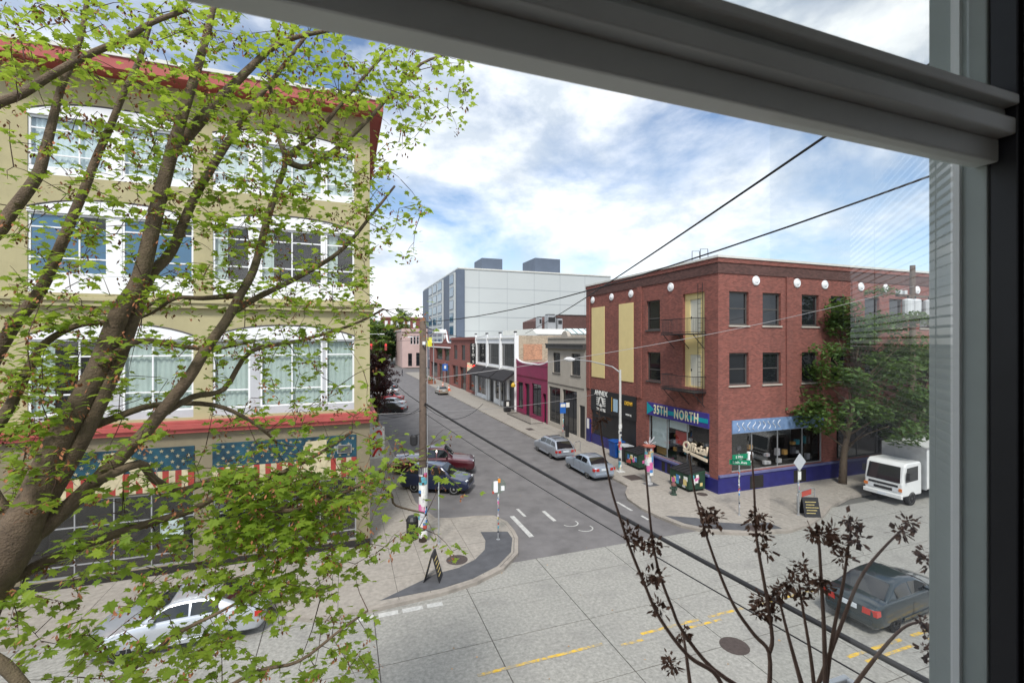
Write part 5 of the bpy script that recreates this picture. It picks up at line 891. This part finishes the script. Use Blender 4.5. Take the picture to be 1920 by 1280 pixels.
LIMBS = [([(30, 1010), (70, 915), (112, 824), (150, 756), (187, 685), (225, 587), (262, 524), (292, 400), (322, 285), (340, 225), (370, 128), (393, 44), (410, -40), (428, -130), (430, -230)], 3.9, 5.2, 54, 3),
 ([(50, 1000), (110, 900), (165, 800), (215, 690), (246, 608), (280, 520), (322, 471), (366, 369), (437, 252), (470, 202), (520, 140), (580, 60)], 3.95, 5.4, 36, 6),
 ([(30, 1012), (67, 1002), (119, 958), (174, 907), (253, 831), (293, 785), (352, 711), (386, 655), (424, 602), (450, 554), (476, 505), (501, 413), (518, 359), (535, 302), (520, 250), (505, 150), (498, 110)], 3.9, 5.4, 34, 5),
 ([(322, 285), (345, 262), (400, 200), (437, 161), (470, 128), (510, 92), (560, 70), (640, 55)], 4.85, 5.3, 26, 6),
 ([(28, 1005), (-30, 920), (-80, 800), (-95, 650), (-40, 480), (0, 430), (20, 400), (67, 336), (84, 285), (97, 235), (114, 168), (148, 84), (165, -10), (178, -110), (180, -210)], 3.9, 4.8, 40, 3),
 ([(-80, 800), (-20, 690), (26, 610), (75, 546), (116, 456), (139, 400), (161, 349), (181, 296), (208, 235), (232, 175), (262, 111), (285, 30)], 4.3, 5.0, 26, 8),
 ([(-60, 560), (-80, 400), (-70, 270), (-20, 205), (40, 178), (94, 144), (161, 107), (235, 74), (285, 44), (350, 20)], 4.0, 4.6, 24, 8),
 ([(-45, 1120), (79, 1057), (135, 1033), (220, 1000), (300, 975), (356, 958), (430, 920), (520, 890), (600, 850), (660, 810)], 3.9, 5.6, 24, 5),
 ([(30, 1000), (-20, 930), (-30, 850), (20, 760), (60, 680), (90, 640), (150, 610), (230, 600), (300, 560)], 4.0, 4.8, 30, 5),
 ([(450, 554), (380, 560), (330, 560), (280, 590), (200, 620)], 4.9, 4.6, 12, 3), ([(430, 590), (480, 560), (560, 520), (640, 470), (700, 400), (740, 350)], 4.8, 5.8, 14, 4),
 ([(535, 302), (570, 315), (605, 299), (656, 259), (700, 215), (736, 175), (790, 121), (850, 100)], 5.1, 6.0, 13, 4), ([(535, 302), (555, 282), (599, 245), (636, 201), (686, 141), (730, 95)], 5.1, 5.6, 12, 4),
 ([(293, 785), (360, 745), (420, 730), (470, 660), (560, 640), (660, 610), (720, 580)], 4.4, 5.6, 14, 4), ([(174, 907), (260, 870), (290, 900), (340, 920), (420, 900), (500, 960), (580, 930), (640, 927), (735, 872), (800, 862)], 4.1, 6.2, 18, 5),
 ([(500, 960), (590, 950), (690, 905), (732, 925), (742, 948), (795, 962)], 5.2, 6.3, 9, 3), ([(187, 685), (260, 640), (340, 650), (400, 655), (480, 640)], 4.2, 5.0, 15, 4), ([(-100, 1235), (-10, 1237), (47, 1290), (90, 1340), (150, 1370)], 3.8, 3.8, 30, 12),
 ([(90, 1340), (150, 1330), (237, 1265), (330, 1190), (412, 1148), (480, 1110)], 3.8, 4.8, 14, 4), ([(150, 1370), (250, 1362), (350, 1330), (480, 1260), (560, 1240), (640, 1180), (690, 1145)], 4.2, 5.0, 10, 4), ([(112, 824), (200, 790), (290, 760), (400, 760), (470, 790), (520, 830)], 4.2, 5.1, 18, 4)]
nodes = []
for pts, d0, d1, w0, w1 in LIMBS:
    L_ = limb(pts, d0, d1, w0, w1, rt_); MB().tube([a for a, _ in L_], [b for _, b in L_], 9).build('limb', bark, MTREE, smooth=True)
    nodes += [(v, r_) for v, r_ in L_ if r_ < .05]
DENS = ['54356442000', '43244376563', '23356588863', '12455677620', '13344676630', '43345655530', '34345665500', '55543566520', '76522454100', '86411344200', '85322365332', '74355899521', '23567998222', '23355786100', '65456632100', '43567645400']
seeds = []
for r_, row in enumerate(DENS):
    for c_, ch in enumerate(row):
        for _ in range(int(int(ch) * (2.5 if r_ < 10 else 4.0 if (10 < r_ < 13 and 4 < c_ < 9) else 2.6 if (r_ == 13 and 4 < c_ < 8) else 1.9 if (c_ > 6 or r_ == 10) else 1.35) + rt_.random())):
            px, py = c_ * 80 + rt_.uniform(0, 80), r_ * 80 + rt_.uniform(0, 80)
            near = min(1, max(0, (px - 60) / 700)); d = lerp(4.0, 5.2, near) + rt_.uniform(-.35, .9); seeds.append(P(px, py, d))
import mathutils
tw = MB(); leaves = []; stems = [v for v, _ in nodes]
kd = mathutils.kdtree.KDTree(len(stems))
for i, v in enumerate(stems): kd.insert(v, i)
kd.balance(); seeds.sort(key=lambda s: kd.find(s)[2]); grown = []; sd_ = MB()
for gi, s in enumerate(seeds):
    best, _, bd = kd.find(s)
    for q in grown[-900:]:
        dd = (q - s).length
        if dd < bd and dd > .05: best, bd = q, dd
    if bd > 1.6: continue
    mid = best.lerp(s, .5) + Vector((rt_.gauss(0, .04), rt_.gauss(0, .04), rt_.uniform(.0, .08))) * bd; k = min(.0028 + .0045 * bd, .009)
    path = [best, best.lerp(mid, .6), mid, mid.lerp(s, .55) + Vector((0, 0, .03 * bd)), s]; tw.tube(path, [k, k * .9, k * .75, k * .55, .0018], 4, caps=False); grown += [mid, path[3], s]
    dirn = (s - best).normalized() if bd > .01 else Vector((1, 0, 0))
    for j in range(rt_.randint(6, 9)):
        t = rt_.uniform(.35, 1.08); p = best.lerp(s, t) + Vector((rt_.gauss(0, .07), rt_.gauss(0, .07), rt_.gauss(-.02, .045))); n_ = Vector((rt_.gauss(0, .38), rt_.gauss(0, .38), 1)); a = rt_.uniform(0, 6.283)
        leaves.append((p, n_, Vector((math.cos(a), math.sin(a), rt_.gauss(-.25, .25))), rt_.uniform(.05, .105) * (1.25 if s.z < 8.0 else 1)))
    if rt_.random() < .7:
        for j in range(9):
            p = s + Vector((rt_.gauss(0, .035), rt_.gauss(0, .035), rt_.uniform(-.09, 0))); u = Vector((rt_.gauss(0, 1), rt_.gauss(0, 1), -1.2)).normalized() * rt_.uniform(.03, .055); v_ = u.cross(Vector((0, 0, 1))).normalized() * .011; sd_.add([p, p + u * .5 + v_, p + u, p + u * .5 - v_], [(0, 1, 2, 3)])
tw.build('twigs', twig_mat, MTREE, norm=False, kind='stuff'); sd_.build('seed_clusters', seed_m, MTREE, norm=False, kind='stuff')
camv = Vector((0, 0, CH)); fwd = Vector((fx, fy, 0))
def shown(l):
    v = l[0] - camv; d = v.dot(fwd); x = 960 + F * (v.x * rx + v.y * ry) / d; y = CYP - F * v.z / d; return 10 < x < 1900 and 10 < y < 1270
leaves.sort(key=lambda l: (0 if shown(l) else 1, (l[0] - camv).dot(fwd) / l[3])); lme = []
for i in range(6): b = MB(); b.add(leaf_verts(Vector((0, 0, 0)), Vector((0, 0, 1)), Vector((0, 1, 0)), 1, random.Random(i)), LEAF_F); lme.append(b.mesh('leaf', leaf_g))
lm_ = MB()
for i, (p, n_, d_, s_) in enumerate(leaves):
    if i < 300:
        n_ = n_.normalized(); d_ = (d_ - n_ * d_.dot(n_)).normalized(); t_ = d_.cross(n_); o = link('leaf', lme[i % 6], MTREE); o.matrix_local = Matrix.Translation(p - MTREE.location) @ Matrix((t_, d_, n_)).transposed().to_4x4() @ Matrix.Scale(s_, 4)
    else: lm_.add(leaf_verts(p, n_, d_, s_, rt_), LEAF_F)
lm_.build('foliage', leaf_g, MTREE, norm=False, kind='stuff')
leaf_s = leaf_mat('street tree leaf', (.04, .085, .022), (.085, .145, .03), (.12, .2, .03), .3); leaf_y = leaf_mat('bright far leaf', (.07, .13, .02), (.13, .2, .03), (.2, .28, .04), .3); leaf_d = leaf_mat('deep far leaf', (.02, .05, .018), (.05, .085, .025), (.06, .1, .02), .2); leaf_p = leaf_mat('plum leaf', (.035, .012, .014), (.07, .025, .02), (.12, .03, .02), .25)
def tree(label, x, y, z0, h, rad, clear, m, n, s, trunk_r, seed, group=None, lean=0, name='street_tree'):
    r_ = random.Random(seed); t = thing(name, label, 'tree', (x, y, z0), 0, group); tk = MB(); top = Vector((x + lean, y, z0 + h * .8)); base = Vector((x, y, z0)); pts = [base.lerp(top, i / 5) + Vector((r_.gauss(0, .08) * (i > 0), r_.gauss(0, .08) * (i > 0), 0)) for i in range(6)]; tk.tube(pts, [trunk_r * k for k in (1.25, 1, .85, .6, .4, .2)], 8)
    cl = []
    for i in range(int(26)):
        a = i * 2.399; k = (i + .5) / 26; zz = z0 + clear + (h - clear) * (.08 + .86 * k); rr = rad * math.sin(math.pi * min(1, .22 + .72 * k)) ** .8 * r_.uniform(.45, .85); c = Vector((x + lean * k + rr * math.cos(a), y + rr * math.sin(a), zz)); cl.append(c); st_ = base.lerp(top, min(.95, (clear / h) * .9 + k * .6)); tk.tube([st_, st_.lerp(c, .5) + Vector((0, 0, .15)), c], [trunk_r * .32, trunk_r * .2, .02], 5)
    tk.build('trunk', bark, t, smooth=True); q = MB(); per = n // len(cl)
    for c in cl:
        for kk in range(4): f_ = c + Vector((r_.gauss(0, rad * .2), r_.gauss(0, rad * .2), r_.gauss(0, h * .045))); leaf_cloud(q, f_, (rad * r_.uniform(.16, .3), rad * r_.uniform(.16, .3), h * r_.uniform(.03, .055)), per // 4, s, r_, .45)
    q.build('crown', m, t, norm=False); return t
tree('leafy green street tree in front of the brick facade', 30.4, 21.0, 0, 11.9, 4.3, 2.6, leaf_s, 15000, .15, .2, 3, lean=1.6); tree('second street tree crown behind the parked truck', 38.2, 20.9, 0, 9.6, 3.6, 2.4, leaf_s, 8000, .15, .18, 4)
tree('dark plum leaved tree at the end of the olive building', 3.2, 50, 0, 8.3, 1.9, 2.2, leaf_p, 5000, .13, .14, 5); tree('small plum leaved tree farther along the parked cars', 4.4, 64, 0, 7.2, 2.2, 2.2, leaf_p, 4000, .15, .14, 6)
for i, (x, y, h, rd, m, lb) in enumerate(((10.0, 178, 17, 7, leaf_y, 'bright green tree beyond the crossing beside the olive wall'), (15.6, 186, 14.5, 5, leaf_d, 'darker round tree beyond the crossing left of the pink building'), (18.8, 200, 12, 4, leaf_d, 'low dark tree touching the pink building'), (13, 235, 19, 6, leaf_d, 'dark tree standing behind the bright green one'), (27, 236, 24, 6, leaf_y, 'tall round tree rising above the pink building'), (6, 215, 22, 6, leaf_y, 'tall bright tree half hidden behind the olive corner'))): tree(lb, x, y, hz(y) - .1, h, rd, 2.5, m, 3600, .5, .35, 20 + i, 'trees beyond the crossing', name='far_tree')
# ---------------------------------------------------------------- dried plant in a window planter
stem_m = mat('dry stem', (.19, .12, .09), .9, .25, 20); dry_m = mat('dry seed head', (.16, .085, .055), .9, .3, 30, island=.4)
PL = thing('planter_box', 'white window planter with dry brown soil at the bottom edge', 'planter', tuple(P(1540, 1330, 1.15))); c0 = P(1530, 1285, 1.15) - Vector((0, 0, .235))
MB().box(c0.x - .05, c0.x + .42, c0.y - .02, c0.y + .0, c0.z - .25, c0.z + .0).box(c0.x - .05, c0.x + .42, c0.y + .2, c0.y + .22, c0.z - .25, c0.z + .015).box(c0.x - .05, c0.x - .03, c0.y, c0.y + .2, c0.z - .25, c0.z + .015).box(c0.x + .4, c0.x + .42, c0.y, c0.y + .2, c0.z - .25, c0.z + .015).build('trough', white_paint, PL, bevel=.004)
MB().box(c0.x - .03, c0.x + .4, c0.y, c0.y + .2, c0.z - .25, c0.z - .015).build('soil', mat('dry coir', (.13, .075, .04), .95, .4, 40, .8, 90), PL)
SB = thing('wall_bracket', 'metal bracket below the window carrying the planter', 'bracket', (c0.x, .62, c0.z - .3)); MB().box(c0.x - .03, c0.x + .4, .64, c0.y + .22, c0.z - .28, c0.z - .252).build('shelf', steel, SB)
STEMS = [([(1361, 1300), (1338, 1260), (1290, 1229), (1237, 1159), (1206, 1089), (1181, 1027), (1158, 957), (1145, 912), (1130, 835), (1124, 782)], [(1125, 785), (1180, 1000), (1190, 1015), (1210, 1080), (1236, 1140)]),
 ([(1440, 1320), (1338, 1255), (1279, 1182), (1259, 1137), (1237, 1077), (1223, 1010), (1214, 920), (1210, 872)], [(1212, 1024), (1228, 1022), (1230, 1080), (1280, 1185)]), ([(1296, 1300), (1285, 1215), (1280, 1185)], [(1255, 1240), (1262, 1248)]),
 ([(1442, 1300), (1442, 1224), (1414, 1190), (1377, 1137), (1347, 1069), (1321, 993), (1302, 920), (1292, 850)], [(1325, 985), (1338, 970), (1322, 960)]), ([(1442, 1224), (1448, 1196), (1437, 1117), (1422, 1032), (1417, 990), (1414, 920), (1409, 845)], [(1410, 975), (1422, 965), (1430, 1000), (1435, 1030), (1425, 1120), (1445, 1130), (1420, 1145), (1450, 1150)]),
 ([(1530, 1320), (1520, 1230), (1505, 1140), (1498, 1095)], [(1490, 1075), (1505, 1062), (1480, 1090), (1515, 1100), (1470, 1105), (1500, 1120)]), ([(1545, 1320), (1560, 1200), (1580, 1100), (1590, 1030), (1596, 990)], [(1600, 985), (1590, 975), (1605, 1010), (1560, 1000), (1570, 1020), (1540, 1000), (1580, 1045)]),
 ([(1520, 1320), (1570, 1190), (1610, 1090), (1650, 1035), (1700, 985)], [(1705, 980), (1690, 1000), (1735, 1040), (1745, 1060)]), ([(1570, 1330), (1640, 1235), (1690, 1180), (1725, 1165)], [(1730, 1165), (1745, 1180), (1740, 1220), (1750, 1230)]), ([(1548, 1290), (1545, 1180), (1540, 1090), (1535, 1010), (1530, 980)], [(1535, 1090), (1545, 1100), (1525, 1000)]), ([(1505, 1290), (1480, 1200), (1460, 1120)], [(1455, 1110)])]
DP = thing('dried_plant', 'leafless dried plant with curled brown seed heads in the window planter', 'plant', tuple(P(1450, 1300, 1.2))); rd_ = random.Random(3)
for k, (pts, heads) in enumerate(STEMS):
    d = 1.18 + .05 * (k % 3); L_ = limb(pts, d, d + .06, 9, 3.6, rd_); MB().tube([a for a, _ in L_], [b for _, b in L_], 6).build('stem', stem_m, DP, smooth=True)
    for (px, py) in heads:
        c = P(px, py, d + .03); q = MB()
        for i in range(38):
            u = Vector((rd_.gauss(0, 1), rd_.gauss(0, 1), rd_.gauss(-.3, 1))).normalized(); p = c + u * rd_.uniform(0, .023); v = Vector((rd_.gauss(0, 1), rd_.gauss(0, 1), rd_.gauss(0, 1))).normalized() * rd_.uniform(.004, .012); w_ = u * rd_.uniform(.006, .018); q.add([p, p + v, p + v + w_ + v.cross(w_) * 20, p + w_], [(0, 1, 2, 3)])
        q.build('seed_head', dry_m, DP, norm=False)
# ---------------------------------------------------------------- the window we look through, and its room
WD = .555
vinyl = mat('grey vinyl frame', (.36, .40, .39), .5, .08, 6); vinyl_d = mat('dark bronze frame', (.02, .02, .026), .45, .15, 6); room_d = mat('room wall darkened for pane', (.07, .05, .05), .8, .08, 3); room_m = mat('room plaster', (.75, .74, .72), .9, .05, 3)  # room_d darkens the unseen back and end walls so the pane mirrors only the blind
WN = thing('sash_window', 'grey framed sash window looked through, with meeting rail across the top and dark mullion', 'window', (1.22, WD, 8.2))
rl = MB().box(-1.6, 1.22, WD - .02, WD + .02, 9.555, 9.60).box(-1.6, 1.22, WD - .045, WD + .02, 9.60, 9.632).box(-1.6, 1.22, WD - .03, WD + .025, 9.632, 9.655).box(-1.6, 1.22, WD - .05, WD + .03, 9.655, 9.675).box(-1.6, 1.22, WD - .015, WD + .035, 9.675, 9.705).build('meeting_rail', mat('white vinyl rail', (.66, .70, .68), .45, .06, 6), WN, bevel=.004)
MB().box(1.222, 1.30, WD - .0, WD + .1, 8.0, 10.6).build('jamb', vinyl, WN, bevel=.003); MB().box(1.212, 1.222, WD + .04, WD + .055, 8.0, 10.6).build('jamb_stop', white_paint, WN)
MB().box(1.225, 1.285, WD - .045, WD - .002, 8.0, 10.6).box(1.29, 1.34, WD - .065, WD - .002, 8.0, 10.6).box(1.235, 1.25, WD - .06, WD - .046, 8.0, 10.6).build('mullion', vinyl_d, WN, bevel=.003)
MB().box(-1.7, -1.6, WD - .04, WD + .1, 8.0, 10.6).build('far_jamb', vinyl, WN); MB().box(-1.7, 1.3, WD - .04, WD + .1, 7.95, 8.0).box(-1.7, 1.3, WD - .04, WD + .1, 10.6, 10.7).build('sill_and_head', vinyl, WN)
win_glass = thin_glass('window pane glass', (.985, 1, .995), 1.72, .0)
MB().box(-1.6, 1.22, WD + .028, WD + .031, 9.706, 10.6).build('upper_pane', win_glass, WN); MB().quad((.64, WD + .002, 8.0), (1.22, WD + .002, 8.0), (1.22, WD + .002, 9.554), (.64, WD + .002, 9.554)).build('lower_pane', win_glass, WN)
wl_ = struct(MB().box(-4, -1.7, WD, WD + .3, 6.5, 11.5).box(-1.7, 1.3, WD, WD + .3, 6.5, 7.95).box(-1.7, 1.3, WD, WD + .3, 10.7, 11.5).build('room_front_wall', room_m))
struct(MB().box(-4.1, -4, -3.5, WD + .3, 6.5, 8.0).box(-4.1, -4, -3.5, WD + .3, 10.6, 11.5).box(-4.1, -4, -3.5, -3.0, 8.0, 10.6).box(-4.1, -4, -.2, WD + .3, 8.0, 10.6).build('room_side_wall', room_m)); struct(MB().box(-4, 3.2, -3.6, -3.5, 6.5, 11.5).build('room_back_wall', room_d)); struct(MB().box(-4, 3.3, -3.5, WD, 10.9, 11.0).build('room_ceiling', room_m)); struct(MB().box(-4, 3.3, -3.5, WD, 7.0, 7.1).build('room_floor', mat('room floor wood', (.18, .1, .06), .6)))  # side wall opening is added, unseen, to bring more light onto the meeting rail
struct(MB().box(2.56, 2.66, -3.5, -.68, 6.5, 11.5).build('room_end_wall', room_d))
BD = thing('venetian_blind', 'white venetian blind on the angled side window, seen only as reflected slats', 'blind', (1.36, .46, 8.2), R(-43.3)); slm = mat('blind slat white', (.62, .62, .66), .5, .03, 4)
sl_me = MB().add([(0, -.011, -.004), (1.62, -.011, -.004), (1.62, .011, .004), (0, .011, .004), (0, -.011, -.0052), (1.62, -.011, -.0052), (1.62, .011, .0028), (0, .011, .0028)], [(0, 1, 2, 3), (4, 5, 6, 7), (0, 1, 5, 4), (2, 3, 7, 6)]).mesh('slat', slm)
for i in range(74): o = link('slat', sl_me, BD); o.location = (0, 0, i * .026)
MB().box(0, 1.62, -.02, .02, 1.94, 1.99).build('head_rail', slm, BD, local=True)
for x in (.15, .8, 1.45): MB().tube([(x, -.013, 0), (x, -.013, 1.94)], .0015, 4).build('cord', slm, BD, local=True)
